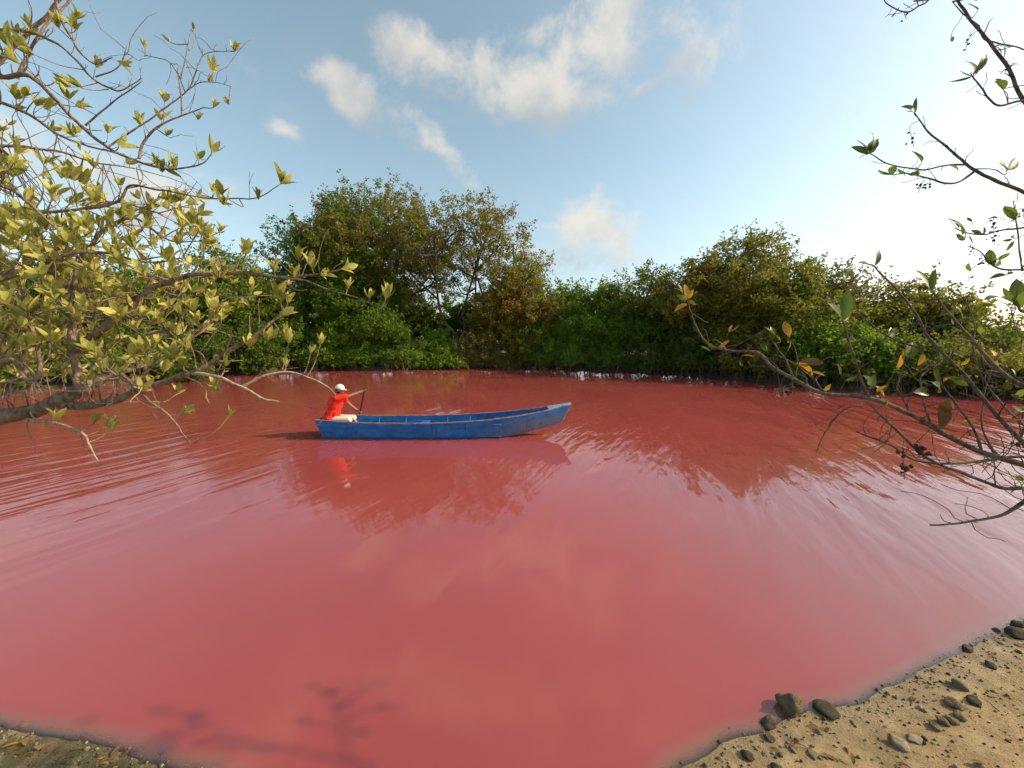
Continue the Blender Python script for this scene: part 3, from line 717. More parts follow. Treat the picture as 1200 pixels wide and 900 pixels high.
ellipsoid(bm, head, (.100, .077, .118)); ellipsoid(bm, head + Vector((.035, 0, -.06)), (.062, .055, .058))          # skull, jaw
capsule(bm, head + Vector((.092, 0, .012)), head + Vector((.112, 0, -.022)), .011, .016)                          # nose
ellipsoid(bm, head + Vector((.088, 0, -.058)), (.014, .026, .008)); ellipsoid(bm, head + Vector((.086, 0, -.072)), (.013, .022, .008))  # lips
for s_ in (-1, 1): ellipsoid(bm, head + Vector((-.005, s_ * .078, -.008)), (.022, .012, .034))
for sh, el, gr in ((shN, elN, gripT), (shF, elF, gripL)):
    wr = el + (gr - el) * .78
    capsule(bm, sh, el, .052, .040); capsule(bm, el, wr, .040, .027)
    d_ = (gr - wr).normalized(); side = d_.cross(ax_p).normalized()
    capsule(bm, wr, gr - d_ * .035, .027, .034)                                                                   # palm
    for q in range(4):                                                                                            # fingers wrapped round the shaft
        o_ = ax_p * (-.030 + q * .021); ln = (.030, .034, .032, .026)[q]
        p0 = gr - d_ * .030 + o_ + side * .022; p1 = gr + o_ + side * .030 + d_ * .012; p2 = gr + o_ + d_ * ln + side * .004; p3 = gr + o_ + d_ * (ln * .55) - side * .022
        capsule(bm, p0, p1, .0105, .0100, 8, 3); capsule(bm, p1, p2, .0100, .0092, 8, 3); capsule(bm, p2, p3, .0092, .0082, 8, 3)
    p0 = gr - d_ * .045 - ax_p * .025 - side * .015; p1 = gr - d_ * .012 - ax_p * .05 - side * .028; p2 = gr + d_ * .02 - ax_p * .045 - side * .018
    capsule(bm, p0, p1, .013, .012, 8, 3); capsule(bm, p1, p2, .012, .010, 8, 3)
for s_ in (-1, 1):                                                                                                # legs
    h_ = hip + Vector((.02, s_ * .095, -.06)); kn = J(-4.17, 9.63 + s_ * .13, .435); an = J(-4.02, 9.63 + s_ * .13, .145)
    capsule(bm, h_, kn, .088, .060); capsule(bm, kn, an, .058, .038); capsule(bm, an + Vector((-.03,0,-.035)), an + Vector((.15, s_ * .02, -.05)), .040, .032)
remeshed('body', bm, .0065, M['skin'], person, 2)
bm = bmesh.new()
capsule(bm, hip + Vector((-.03, 0, -.02)), waist + Vector((-.02, 0, 0)), .195, .185); capsule(bm, hip + Vector((-.05, -.05, -.05)), hip + Vector((-.05, .05, -.05)), .190, .190); capsule(bm, waist + Vector((-.015, 0, 0)), chest, .185, .185); ellipsoid(bm, chest + Vector((0, 0, .03)), (.165, .215, .170)); capsule(bm, shN + Vector((0,.03,.005)), shF - Vector((0,.03,-.005)), .078, .078)
capsule(bm, neck0 - Vector((.01,0,.06)), neck0 + Vector((0,0,-.005)), .09, .075)
for sh, el, fr_, ra in ((shN, elN, .72, .086), (shF, elF, .45, .07)): capsule(bm, sh, sh + (el - sh) * fr_, ra, ra * .92)
for q in range(7):                                                                                                # cloth folds
    z_ = .52 + .07 * q; capsule(bm, J(-4.70 + .02*q, 9.50, z_), J(-4.45, 9.462 + .012*(q % 3), z_ + .05 - .03*(q % 2)), .020, .012, 8, 3)
remeshed('shirt', bm, .012, M['shirt'], person, 3)
bm = bmesh.new(); capsule(bm, hip + Vector((.0, -.06, -.04)), hip + Vector((.0, .06, -.04)), .13, .13)
for s_ in (-1, 1): capsule(bm, hip + Vector((.02, s_ * .095, -.05)), J(-4.16, 9.63 + s_ * .13, .435), .100, .080)
remeshed('shorts', bm, .012, M['shorts'], person, 3)
bm = bmesh.new(); ellipsoid(bm, head + Vector((-.018, 0, -.005)), (.098, .083, .112)); remeshed('hair', bm, .009, M['hair'], person, 2)
bm = bmesh.new(); ret = bmesh.ops.create_uvsphere(bm, u_segments=24, v_segments=14, radius=1)
bmesh.ops.delete(bm, geom=[v for v in bm.verts if v.co.z < -.02], context='VERTS')
tiltq = Quaternion((0, 1, 0), R(6))
for v in bm.verts: v.co = head + Vector((-.004, 0, .028)) + tiltq @ Vector((v.co.x * .116, v.co.y * .098, v.co.z * .112))
bmesh.ops.solidify(bm, geom=bm.faces[:], thickness=.006); cap = bm_obj('cap', bm, M['cap'], person, True)
bm = bmesh.new(); rows = []
for r_ in (0, .35, .7, 1.0):
    rows.append([bm.verts.new(head + Vector((-.004, 0, .026)) + tiltq @ Vector((math.cos(a) * (.114 + .075 * r_ * max(math.cos(a), 0) ** .5), math.sin(a) * (.096 + .004 * r_), -.022 * r_ * math.cos(a)))) for a in np.linspace(-1.35, 1.35, 15)])
for r0, r1 in zip(rows, rows[1:]):
    for a in range(14): bm.faces.new([r0[a], r0[a+1], r1[a+1], r1[a]])
bmesh.ops.solidify(bm, geom=bm.faces[:], thickness=.006); bm_obj('brim', bm, M['cap'], cap, True)
for s_ in (-1, 1):
    bm = bmesh.new(); ellipsoid(bm, head + Vector((.086, s_ * .032, .006)), (.011, .014, .008)); bm_obj('eye', bm, M['eye'], person, True)
# paddle: shaft, grip and blade in the water on the far side
pad = empty('paddle', gripT + PB); tag(pad, 'dark wooden paddle held upright by the rower', 'paddle')
gT, gL = gripT + PB, gripL + PB; end = gL + (gL - gT) * .95
T = Tubes(); T.add([np.array(gT - ax_p * .05), np.array(gL), np.array(end)], .024, 8); T.obj('shaft', M['paddle'], pad)
T = Tubes(); T.add([np.array(gT - ax_p * .055 + Vector((-.045, 0, 0))), np.array(gT - ax_p * .06), np.array(gT - ax_p * .055 + Vector((.045, 0, 0)))], [.014, .018, .014], 8); T.obj('grip', M['paddle'], pad)
bm = bmesh.new(); sd = ax_p.cross(Vector((0, 1, 0))).normalized(); nd = ax_p.cross(sd)
pr = [(-.05, .018), (.05, .06), (.2, .085), (.38, .08), (.45, .05)]
rows = [[bm.verts.new(end - gT + ax_p * l_ + sd * w_ * k_ + nd * z_) for (k_, z_) in ((-1, 0), (0, .012), (1, 0), (0, -.012))] for l_, w_ in pr]
for r0, r1 in zip(rows, rows[1:]):
    for a in range(4): bm.faces.new([r0[a], r0[(a+1) % 4], r1[(a+1) % 4], r1[a]])
bm.faces.new(rows[0]); bm.faces.new(rows[-1][::-1]); bmesh.ops.recalc_face_normals(bm, faces=bm.faces[:]); bm_obj('blade', bm, M['paddle'], pad, True)

# ------------------------------------------------------------------ foreground trees
def leaf_mesh(name, mtl, wid=.36, curl=.10, fold=.16, nseg=5):
    """leaf of unit length along +X, folded at the midrib and curled"""
    V = []; Fq = []
    for i_ in range(nseg + 1):
        u = i_ / nseg; w_ = wid / 2 * (math.sin(math.pi * min(u, 1) ** .85) ** .72 if 0 < u < 1 else .03)
        zz = -curl * (u - .5) ** 2 * 4 * .5 + curl * .5
        V += [[u, -w_, zz + fold * w_], [u, 0, zz], [u, w_, zz + fold * w_]]
    for i_ in range(nseg):
        a = i_ * 3
        Fq += [[a, a+3, a+4, a+1], [a+1, a+4, a+5, a+2]]
    return np.array(V), np.array(Fq)
LEAF_SHAPES = [leaf_mesh('l', None, w_, c_, f_) for w_, c_, f_ in ((.33, .10, .25), (.38, .24, .30), (.29, -.16, .2), (.42, .05, .4))]
def leaf_frame(d, up_hint):
    d = unit(d); s_ = np.cross(up_hint, d); s_ = unit(s_) if np.linalg.norm(s_) > 1e-3 else unit(np.cross([1, .3, .2], d)); n_ = np.cross(d, s_)
    return np.stack([d, s_, n_], 1)
class Leaves:
    """every leaf: base, frame, length, shape; the 300 that show largest become objects of their own"""
    def __init__(s): s.L = []
    def add(s, base, d, length, mtl, up=None, shape=None):
        up = np.array([0, 0, 1.0]) + rng.normal(0, .45, 3) if up is None else up
        s.L.append((np.array(base, float), leaf_frame(d, up), length, shape if shape is not None else int(rng.integers(4)), mtl))
    def rosette(s, p, d, n_, length, mtl, spread=.75):
        d = unit(d); a0 = rng.random() * 6.28
        u = unit(np.cross(d, [.3, .8, .5])); v = np.cross(d, u)
        for q in range(n_):
            a = a0 + q * 6.283 / n_ + rng.normal(0, .25); sp_ = spread * (.45 + .75 * rng.random())
            dd = d * math.cos(sp_) + (u * math.cos(a) + v * math.sin(a)) * math.sin(sp_); dd = dd + np.array([0, 0, .12])
            s.add(p + unit(dd) * .008 - d * .012 * rng.random(), dd, length * (.50 + .62 * rng.random()), mtl, up=d)
    def build(s, root, limit=300):
        cam_p = np.array([0, 0, CAM_H])
        def score(l):
            q = l[0] + l[1][:, 0] * l[2] * .5 - cam_p; zc = q[1] * math.cos(PITCH) - q[2] * math.sin(PITCH)
            if zc < .2 or abs(q[0] / zc) > 1.36: return -1 / (1 + np.linalg.norm(q))
            up_ = (q[1] * math.sin(PITCH) + q[2] * math.cos(PITCH)) / zc
            if abs(up_) > 1.02: return -1 / (1 + np.linalg.norm(q))
            vis = .35 + .65 * abs(np.dot(l[1][:, 2], unit(q)))
            return l[2] * vis / zc
        L = sorted(s.L, key=lambda l: -score(l)); cache = {}
        rp = np.array(parent_world(root))
        for (b, fr_, ln, sh, mt) in L[:limit]:
            key = (sh, mt)
            if key not in cache: cache[key] = mesh_np('leaf', *LEAF_SHAPES[sh], M[mt], True)
            o = bpy.data.objects.new('leaf', cache[key]); o.parent = root
            mtx = np.eye(4); mtx[:3, :3] = fr_ * ln; mtx[:3, 3] = b - rp
            o.matrix_local = Matrix(mtx.tolist()); col.objects.link(o)
        rest = L[limit:]; by = {}
        for l in rest: by.setdefault(l[4], []).append(l)
        for mt, ls in by.items():
            V = []; Fq = []; n_ = 0
            for (b, fr_, ln, sh, _) in ls:
                v, f = LEAF_SHAPES[sh]; V.append(v @ (fr_ * ln).T + b); Fq.append(f + n_); n_ += len(v)
            o = obj_np('foliage', np.concatenate(V), np.concatenate(Fq), M[mt], root, True); o['kind'] = 'stuff'
def limb_pts(px, n=None, wob=0.0):                   # [(x, y, zc), ...] photo pixels with their distance
    P3 = [np.array(at(*p_)) for p_ in px]
    pts = spline(P3, n or max(10, len(px) * 5))
    if wob: pts = pts + rng.normal(0, wob, pts.shape) * np.linspace(0, 1, len(pts))[:, None]
    return pts
def grow_twig(T, p, d, length, r0, bend_up=.5, k=5, n=7, gnarl=.18):
    pts = [np.array(p)]; d = unit(d); step = length / (n - 1)
    for q in range(n - 1):
        d = unit(d + np.array([0, 0, bend_up * .22]) + rng.normal(0, gnarl, 3)); pts.append(pts[-1] + d * step)
    T.add(pts, np.linspace(r0, max(r0 * .45, .0012), n), k); return np.array(pts), d

# ---- left tree: leans over the lagoon from the near bank
rng = np.random.default_rng(5)
lt_base = np.array([-4.55, 2.75, 0]); lt_base[2] = hgt(lt_base[0], lt_base[1]) - .05
ltree = empty('button_mangrove', lt_base); tag(ltree, 'sprawling tree with pale yellow-green leaves leaning from the near bank over the water', 'tree')
lt_base = np.array(lt_base)
TR = Tubes(); tk = spline([lt_base, lt_base + [.10, .05, .8], lt_base + [.22, -.02, 1.55], lt_base + [.05, .1, 2.6], lt_base + [.25, .0, 3.6], lt_base + [.5, -.1, 4.6]], 26)
TR.add(tk, np.linspace(.13, .03, 26), 12); TR.obj('trunk', M['bark_left'], ltree)
def tk_at(z): return tk[np.argmin(abs(tk[:, 2] - z))]
def off(z): p_ = tk_at(z); return ('w', p_)
LIMBS = [  # (points (x, y, zc), r0, r1, material, leafiness, twig length, start height on trunk)
 ([(0,490,2.45),(40,481,2.42),(72,466,2.40),(96,452,2.42)], .050, .036, 'bark_left', .2, .2, 1.45),
 ([(60,474,2.42),(100,474,2.38),(132,469,2.34),(168,456,2.30),(208,442,2.28),(240,430,2.28),(272,410,2.30),(300,390,2.32),(332,370,2.35)], .027, .007, 'bark_left', .55, .22, None),
 ([(222,437,2.28),(250,440,2.25),(280,450,2.22),(304,468,2.2),(324,472,2.2)], .012, .004, 'bark_pale', .05, .12, None),
 ([(286,452,2.22),(310,440,2.24),(332,437,2.26),(360,444,2.28),(380,452,2.3),(393,462,2.3)], .009, .003, 'bark_pale', .1, .12, None),
 ([(92,455,2.42),(88,425,2.45),(84,390,2.48),(80,355,2.52),(66,325,2.58),(52,290,2.66)], .026, .010, 'bark_left', .9, .3, None),
 ([(94,455,2.42),(115,444,2.5),(140,437,2.6),(165,430,2.72)], .026, .010, 'bark_left', .4, .25, None),
 ([(84,412,2.46),(112,414,2.40),(140,434,2.34),(176,468,2.25),(200,486,2.2),(226,520,2.14)], .016, .003, 'bark_left', .12, .12, None),
 ([(86,404,2.47),(104,398,2.45),(136,370,2.40),(160,350,2.36),(188,332,2.34),(224,324,2.32),(280,320,2.32),(332,326,2.32),(366,322,2.34),(400,314,2.36)], .026, .004, 'bark_left', .75, .24, None),
 ([(332,326,2.32),(360,330,2.3),(390,340,2.28),(420,350,2.26),(446,362,2.26)], .0065, .0025, 'bark_left', .0, .1, None),
 ([(80,352,2.52),(96,302,2.54),(120,274,2.56),(132,262,2.58),(160,258,2.6),(200,283,2.6),(233,283,2.62)], .015, .003, 'bark_left', .9, .25, None),
 ([(28,490,2.42),(72,497,2.30),(100,514,2.2),(114,538,2.14)], .012, .003, 'bark_pale', .02, .14, None),
 ([(0,88,2.6),(30,88,2.58),(57,110,2.56),(90,143,2.54),(127,175,2.54),(160,187,2.54),(200,200,2.55),(233,190,2.56),(247,178,2.57)], .016, .003, 'bark_left', .25, .16, 3.9),
 ([(163,186,2.54),(167,167,2.54),(187,148,2.55),(213,135,2.56),(238,126,2.58)], .009, .003, 'bark_left', .15, .14, None),
 ([(213,135,2.56),(210,100,2.57),(209,80,2.58)], .005, .002, 'bark_left', 0, .1, None),
 ([(127,172,2.54),(160,150,2.6),(187,133,2.62),(217,110,2.64),(233,80,2.66),(242,63,2.68),(270,60,2.7)], .006, .0018, 'bark_left', .08, .14, None),
 ([(217,108,2.64),(207,83,2.66),(195,70,2.66),(170,66,2.68)], .004, .002, 'bark_left', 0, .1, None),
 ([(212,92,2.65),(218,60,2.66),(227,32,2.7)], .0035, .0015, 'bark_left', 0, .1, None),
 ([(217,108,2.64),(240,94,2.62),(270,102,2.6)], .0035, .0015, 'bark_left', .1, .1, None),
 ([(0,72,2.7),(33,40,2.72),(67,7,2.76),(95,-30,2.8)], .016, .009, 'bark_left', .35, .2, 3.8),
 ([(20,92,2.62),(33,67,2.64),(57,30,2.68),(83,0,2.72),(100,-30,2.75)], .011, .006, 'bark_left', .2, .18, None),
 ([(0,34,2.66),(43,40,2.64),(80,60,2.62),(110,93,2.6),(133,107,2.6),(145,106,2.6),(166,92,2.6)], .011, .003, 'bark_left', .06, .14, 4.2),
 ([(62,-20,2.6),(73,27,2.58),(93,60,2.56),(110,75,2.56),(131,66,2.56)], .009, .003, 'bark_left', .05, .12, None),
 ([(112,90,2.6),(138,79,2.6),(147,53,2.6)], .005, .002, 'bark_left', 0, .08, None),
 ([(100,147,2.54),(133,120,2.52),(166,94,2.5)], .006, .003, 'bark_left', .03, .08, None),
 ([(0,120,2.5),(40,137,2.48),(73,160,2.46),(110,173,2.46),(150,183,2.48)], .013, .004, 'bark_left', .5, .2, 3.5),
 ([(100,245,2.5),(140,235,2.5),(153,218,2.5),(187,222,2.5),(217,228,2.48),(297,233,2.46),(330,216,2.46)], .009, .0025, 'bark_left', .25, .14, None),
 ([(0,172,2.7),(60,176,2.8),(110,190,2.9),(160,198,3.0)], .012, .004, 'bark_left', .8, .25, 3.3),
 ([(-10,262,2.45),(40,250,2.5),(90,246,2.52),(140,238,2.55),(185,250,2.6)], .016, .004, 'bark_left', 1.0, .28, 2.9),
 ([(-10,330,2.2),(30,318,2.25),(75,300,2.3),(120,296,2.35),(170,306,2.4),(215,300,2.45)], .018, .004, 'bark_left', 1.0, .28, 2.6),
 ([(-10,430,2.15),(18,424,2.15),(30,446,2.18),(46,440,2.2),(40,390,2.25),(20,340,2.3)], .022, .006, 'bark_left', .6, .25, 2.2),
 ([(-10,392,2.8),(40,385,2.9),(110,372,3.0),(190,380,3.05),(250,392,3.1)], .016, .004, 'bark_left', 1.0, .3, 2.3),
 ([(60,360,2.7),(120,340,2.8),(180,352,2.9),(240,346,2.95),(300,352,3.0)], .012, .004, 'bark_left', .9, .28, None),
 ([(150,455,2.32),(200,410,2.4),(240,385,2.5),(262,350,2.55)], .010, .003, 'bark_left', .8, .25, None),
 ([(96,450,2.42),(130,405,2.5),(180,390,2.55),(225,382,2.6),(262,392,2.6)], .012, .003, 'bark_left', .9, .25, None),
 ([(-20,210,2.2),(20,228,2.2),(60,262,2.25),(90,290,2.3)], .012, .004, 'bark_left', .8, .24, 3.2),
]
LV = Leaves()
for bi, (px, r0, r1, mt, lf, tl, hz) in enumerate(LIMBS):
    T = Tubes(); pts = limb_pts(px)
    if hz is not None:
        s0 = tk_at(hz); mid = (s0 + pts[0]) / 2 + np.array([0, 0, .05]); pts = np.concatenate([spline([s0, mid, pts[0]], 7)[:-1], pts])
    nn = len(pts)
    arc = np.concatenate([[0], np.cumsum(np.linalg.norm(np.diff(pts, axis=0), axis=1))])
    wob = np.stack([fbm(arc * 5 + bi * 7.7, arc * 0 + q * 3.3, 3) for q in range(3)], -1) * .05 * min(1, r0 / .02 + .4)
    wob *= np.minimum(arc / .15, 1)[:, None]
    pts = pts + wob
    rad = np.linspace(r0, r1, nn) * (1 + .25 * fbm(arc * 14 + bi, arc * 0, 2))
    T.add(pts, rad, 9 if r0 > .015 else 6)
    # side twigs
    step = .085; sgn = 1
    for s_ in np.arange(.12, arc[-1], step):
        if rng.random() > .35 + .65 * min(lf + .25, 1): continue
        q = int(np.searchsorted(arc, s_)); q = min(q, nn - 2)
        tang = unit(pts[q + 1] - pts[q]); sgn = -sgn
        d = tang * .55 + np.array([rng.normal(.1, .35), rng.normal(0, .5), .55 + rng.normal(0, .45)])
        ln = tl * (.35 + .9 * rng.random()) * (1 if lf > .1 else .6)
        tp, td = grow_twig(T, pts[q], d, ln, max(min(rad[q] * .42, .006), .0018), .6 if lf > .02 else .9)
        if rng.random() < lf:
            LV.rosette(tp[-1], td, int(rng.integers(4, 8)), rng.uniform(.07, .11), 'leaf_left')
            if rng.random() < .6 and lf > .3:
                mid = tp[len(tp) // 2]; d2 = unit(td + rng.normal(0, .6, 3) + [0, 0, .3]); t2, d3 = grow_twig(T, mid, d2, ln * .5, .0022, .5, 4, 5)
                LV.rosette(t2[-1], d3, int(rng.integers(3, 7)), rng.uniform(.06, .10), 'leaf_left')
        elif rng.random() < .35:
            d2 = unit(td + rng.normal(0, .5, 3) + [0, 0, .4]); grow_twig(T, tp[3], d2, ln * .5, .0016, .6, 4, 5)
    if bi in (1, 7, 11, 25, 9): LV.rosette(pts[-1], pts[-1] - pts[-3], 5, .11, 'leaf_left')
    T.obj('branch', M[mt], ltree)
# rosettes picked from the photograph on the outer twigs
T = Tubes()
PICK = [(330,212,2.46,.14),(303,230,2.46,.09),(262,236,2.47,.12),(250,222,2.47,.08),(212,252,2.55,.09),(236,272,2.6,.13),(247,282,2.62,.09),(290,288,2.4,.10),(170,52,2.68,.09),(200,46,2.66,.06),(227,32,2.7,.05),
 (275,56,2.7,.09),(250,80,2.64,.11),(246,92,2.62,.07),(268,118,2.6,.07),(250,122,2.58,.08),(232,136,2.57,.07),(195,155,2.56,.08),(205,192,2.55,.12),(190,198,2.55,.12),(366,312,2.34,.14),(345,322,2.33,.13),(322,316,2.32,.12),(350,302,2.34,.12),
 (407,334,2.28,.09),(433,345,2.27,.09),(452,346,2.26,.12),(300,322,2.32,.12),(268,484,2.2,.09),(258,456,2.24,.11),(252,448,2.24,.09),(328,345,2.34,.14),(284,345,2.34,.12),(330,388,2.33,.11),(312,394,2.3,.12),(338,398,2.3,.11),(292,402,2.3,.11),
 (375,400,2.3,.09),(364,410,2.3,.07),(335,424,2.28,.07),(264,425,2.3,.10),(208,455,2.28,.09),(110,492,2.3,.09),(126,494,2.3,.09),(130,500,2.28,.08),(98,100,2.5,.13),(80,112,2.5,.12),(85,98,2.52,.11),(35,28,2.6,.09),(14,52,2.2,.16),(22,70,2.2,.15),(40,60,2.4,.12),(70,30,2.5,.11),(88,18,2.6,.10)]
LP = np.concatenate([limb_pts(l[0]) for l in LIMBS])
for (x, y, zc, ln) in PICK:
    p_ = np.array(at(x, y + 4, zc)); s0 = LP[np.argmin(np.linalg.norm((LP - p_) * [1, .6, 1], axis=1) + .25 * np.maximum(LP[:, 2] - p_[2], 0))]
    dd = p_ - s0; dn_ = np.linalg.norm(dd)
    mid = s0 + dd * .5 + np.array([dd[0] * .12, 0, -.06 * min(dn_, .5)])
    T.add(spline([s0, mid, p_], 7), np.linspace(.0035, .002, 7), 5)
    LV.rosette(p_, unit(dd + np.array([.02, -.02, .12])), int(rng.integers(5, 8)), ln * .82, 'leaf_left', .6)
# loose bare twigs in the crown
for q in range(90):
    s0 = LP[rng.integers(len(LP))]; grow_twig(T, s0, rng.normal(0, 1, 3) + [.3, 0, .2], rng.uniform(.12, .42), .0024, rng.uniform(-.3, .6), 4, 7, .25)
o = T.obj('twigs', M['bark_left'], ltree); o['kind'] = 'stuff'
T = Tubes()
for q in range(40):                                   # pale dead twigs around the lower limbs
    s0 = LP[rng.integers(len(LP))]
    if s0[2] > 2.7: continue
    grow_twig(T, s0, rng.normal(0, 1, 3) + [.6, 0, -.1], rng.uniform(.15, .5), .0035, rng.uniform(-.2, .5), 5, 8, .32)
T.obj('dead_twigs', M['bark_pale'], ltree)['kind'] = 'stuff'
# leafy mass filling the crown behind the limbs
T = Tubes()
for q in range(560):
    x = rng.uniform(-60, 260); y = rng.uniform(190, 440); 
    if x > 120 and y < 250 - (x - 120) * .2: continue
    if rng.random() < max(0, (x - 110) / 200): continue
    if y < 260 and rng.random() < .25: continue
    p_ = np.array(at(x, y, rng.uniform(2.1, 3.4))); s0 = LP[np.argmin(np.linalg.norm(LP - p_, axis=1))]
    T.add(spline([s0, (s0 + p_) / 2 + rng.normal(0, .05, 3), p_], 6), np.linspace(.004, .002, 6), 4)
    LV.rosette(p_, unit((p_ - s0) + np.array([.05, 0, .25])), int(rng.integers(4, 8)), rng.uniform(.075, .115), 'leaf_left')
T.obj('inner_twigs', M['bark_left'], ltree)['kind'] = 'stuff'
# the part of the crown outside the picture
T = Tubes()
for q in range(90):
    s0 = tk[rng.integers(10, 26)]; p_ = s0 + np.array([rng.uniform(-1.7, -.35), rng.uniform(-1.2, 1.0), rng.uniform(-.1, 1.0)])
    T.add(spline([s0, (s0 + p_) / 2 + rng.normal(0, .15, 3), p_], 7), np.linspace(.014, .003, 7), 5)
    for w_ in range(4): LV.rosette(p_ + rng.normal(0, .12, 3), unit(p_ - s0 + np.array([0, 0, .3])), 5, .11, 'leaf_left')
T.obj('outer_branches', M['bark_left'], ltree)['kind'] = 'stuff'
LV.build(ltree)

# ---- right tree: branches reach in from a trunk standing on the sand outside the frame
rng = np.random.default_rng(9)
rt_base = np.array([3.35, 1.0, 0.]); rt_base[2] = hgt(3.35, 1.0) - .05
rtree = empty('mangrove_overhang', rt_base); rtree.name = 'overhanging_mangrove'
tag(rtree, 'dark-barked tree reaching in with sparse green and yellow leaves and hanging seed clusters', 'tree')
TR = Tubes(); tk = spline([rt_base, rt_base + [-.05, .1, .7], rt_base + [.05, .15, 1.5], rt_base + [-.05, .1, 2.4], rt_base + [.1, .05, 3.4], rt_base + [0, .1, 4.3]], 24)
TR.add(tk, np.linspace(.10, .025, 24), 12); TR.obj('trunk', M['bark_right'], rtree)
RL = [
 ([(1230,556,1.75),(1200,544,1.72),(1150,529,1.70),(1109,509,1.70),(1068,486,1.70),(1018,466,1.72),(965,460,1.75),(932,445,1.78),(903,429,1.80),(887,414,1.82),(864,412,1.84),(842,409,1.86),(825,398,1.88),(809,369,1.9),(805,349,1.92)], .0135, .003, 1.8, .35),
 ([(1018,465,1.72),(1010,445,1.70),(1002,423,1.67),(994,400,1.65),(988,378,1.62)], .0065, .0035, None, 0),
 ([(1230,462,1.6),(1200,451,1.6),(1175,439,1.6),(1142,402,1.62),(1113,369,1.64),(1092,342,1.66)], .010, .003, 2.1, .1),
 ([(1230,548,1.68),(1200,521,1.68),(1162,480,1.7),(1133,443,1.72),(1092,402,1.76),(1068,361,1.8),(1035,324,1.84),(1024,312,1.86)], .010, .003, 1.9, .1),
 ([(1230,574,1.6),(1200,573,1.6),(1170,571,1.6),(1129,554,1.62),(1088,538,1.64),(1043,497,1.68),(1022,474,1.72)], .008, .005, 1.75, .1),
 ([(1225,560,1.5),(1208,576,1.5),(1200,587,1.5),(1183,599,1.5),(1162,607,1.5),(1121,613,1.5),(1090,616,1.5)], .0085, .0035, 1.7, 0),
 ([(1096,406,1.76),(1068,405,1.78),(1035,392,1.8),(1012,374,1.82),(1002,364,1.84)], .005, .002, None, .1),
 ([(1215,536,1.66),(1180,536,1.66),(1129,543,1.64),(1075,540,1.66),(1040,520,1.72),(1005,506,1.76)], .007, .003, 1.8, .05),
 ([(1150,528,1.7),(1140,500,1.72),(1118,470,1.75),(1102,448,1.78),(1096,430,1.8)], .006, .002, None, .35),
 ([(1200,500,1.9),(1170,470,1.9),(1150,440,1.9),(1140,410,1.9),(1142,380,1.92),(1130,352,1.95),(1112,340,1.95)], .005, .002, 1.9, .25),
 ([(1175,540,1.7),(1160,520,1.74),(1150,490,1.78),(1160,440,1.82),(1172,400,1.85)], .005, .002, None, .2),
 ([(932,446,1.78),(918,420,1.82),(905,400,1.85),(900,385,1.87)], .004, .002, None, .5),
 ([(965,460,1.75),(950,440,1.8),(930,425,1.82),(905,415,1.85)], .004, .002, None, .3),
 ([(1068,487,1.7),(1058,468,1.75),(1052,450,1.78),(1062,436,1.8)], .004, .002, None, .6),
 ([(1090,495,1.7),(1082,465,1.72),(1080,440,1.75),(1104,425,1.8)], .004, .002, None, .4),
 ([(1010,476,1.74),(990,480,1.76),(968,505,1.8),(957,530,1.82)], .0035, .0018, None, 0),
 ([(1115,-18,2.0),(1121,0,2.0),(1138,25,2.0),(1160,50,2.0),(1179,78,2.0),(1200,117,2.0),(1230,160,2.0)], .0055, .009, 3.8, .25),
 ([(1230,114,1.9),(1200,118,1.9),(1182,122,1.9),(1164,122,1.9),(1149,103,1.9),(1140,89,1.9)], .006, .003, 3.6, .1),
 ([(1230,232,1.95),(1200,225,1.95),(1165,211,1.95),(1140,197,1.95),(1115,178,1.95),(1090,158,1.95),(1072,133,1.95)], .010, .0025, 3.1, .05),
 ([(1143,200,1.95),(1127,212,1.93),(1110,215,1.92),(1082,208,1.92),(1060,203,1.92),(1046,205,1.92)], .006, .002, None, .15),
 ([(1131,193,1.95),(1105,194,1.97),(1079,199,1.98),(1043,192,2.0),(1018,180,2.0)], .0045, .0025, None, .1),
 ([(1142,198,1.95),(1164,198,1.93),(1178,204,1.92),(1180,198,1.92)], .003, .0015, None, 0),
 ([(1230,256,2.05),(1200,266,2.05),(1172,270,2.05),(1150,275,2.05),(1128,272,2.05),(1118,268,2.05)], .006, .002, 2.9, .55),
 ([(1230,320,1.95),(1200,316,1.95),(1174,316,1.95),(1160,308,1.95),(1150,296,1.95),(1134,288,1.95)], .006, .002, 2.6, .5),
 ([(1198,318,1.95),(1196,300,1.95),(1190,258,1.97),(1186,235,1.98)], .005, .002, None, .3),
 ([(1100,-16,1.9),(1088,0,1.9),(1076,8,1.9),(1066,14,1.9),(1054,12,1.9),(1040,5,1.9),(1034,-4,1.9)], .0045, .002, 4.0, .3),
 ([(1230,364,1.5),(1200,366,1.5),(1192,358,1.5),(1186,353,1.5)], .005, .003, 2.4, 0),
 ([(1148,30,2.0),(1152,45,2.05),(1168,50,2.05),(1200,58,2.1),(1230,64,2.1)], .003, .004, 3.7, .4),
]
LV = Leaves(); AL = []
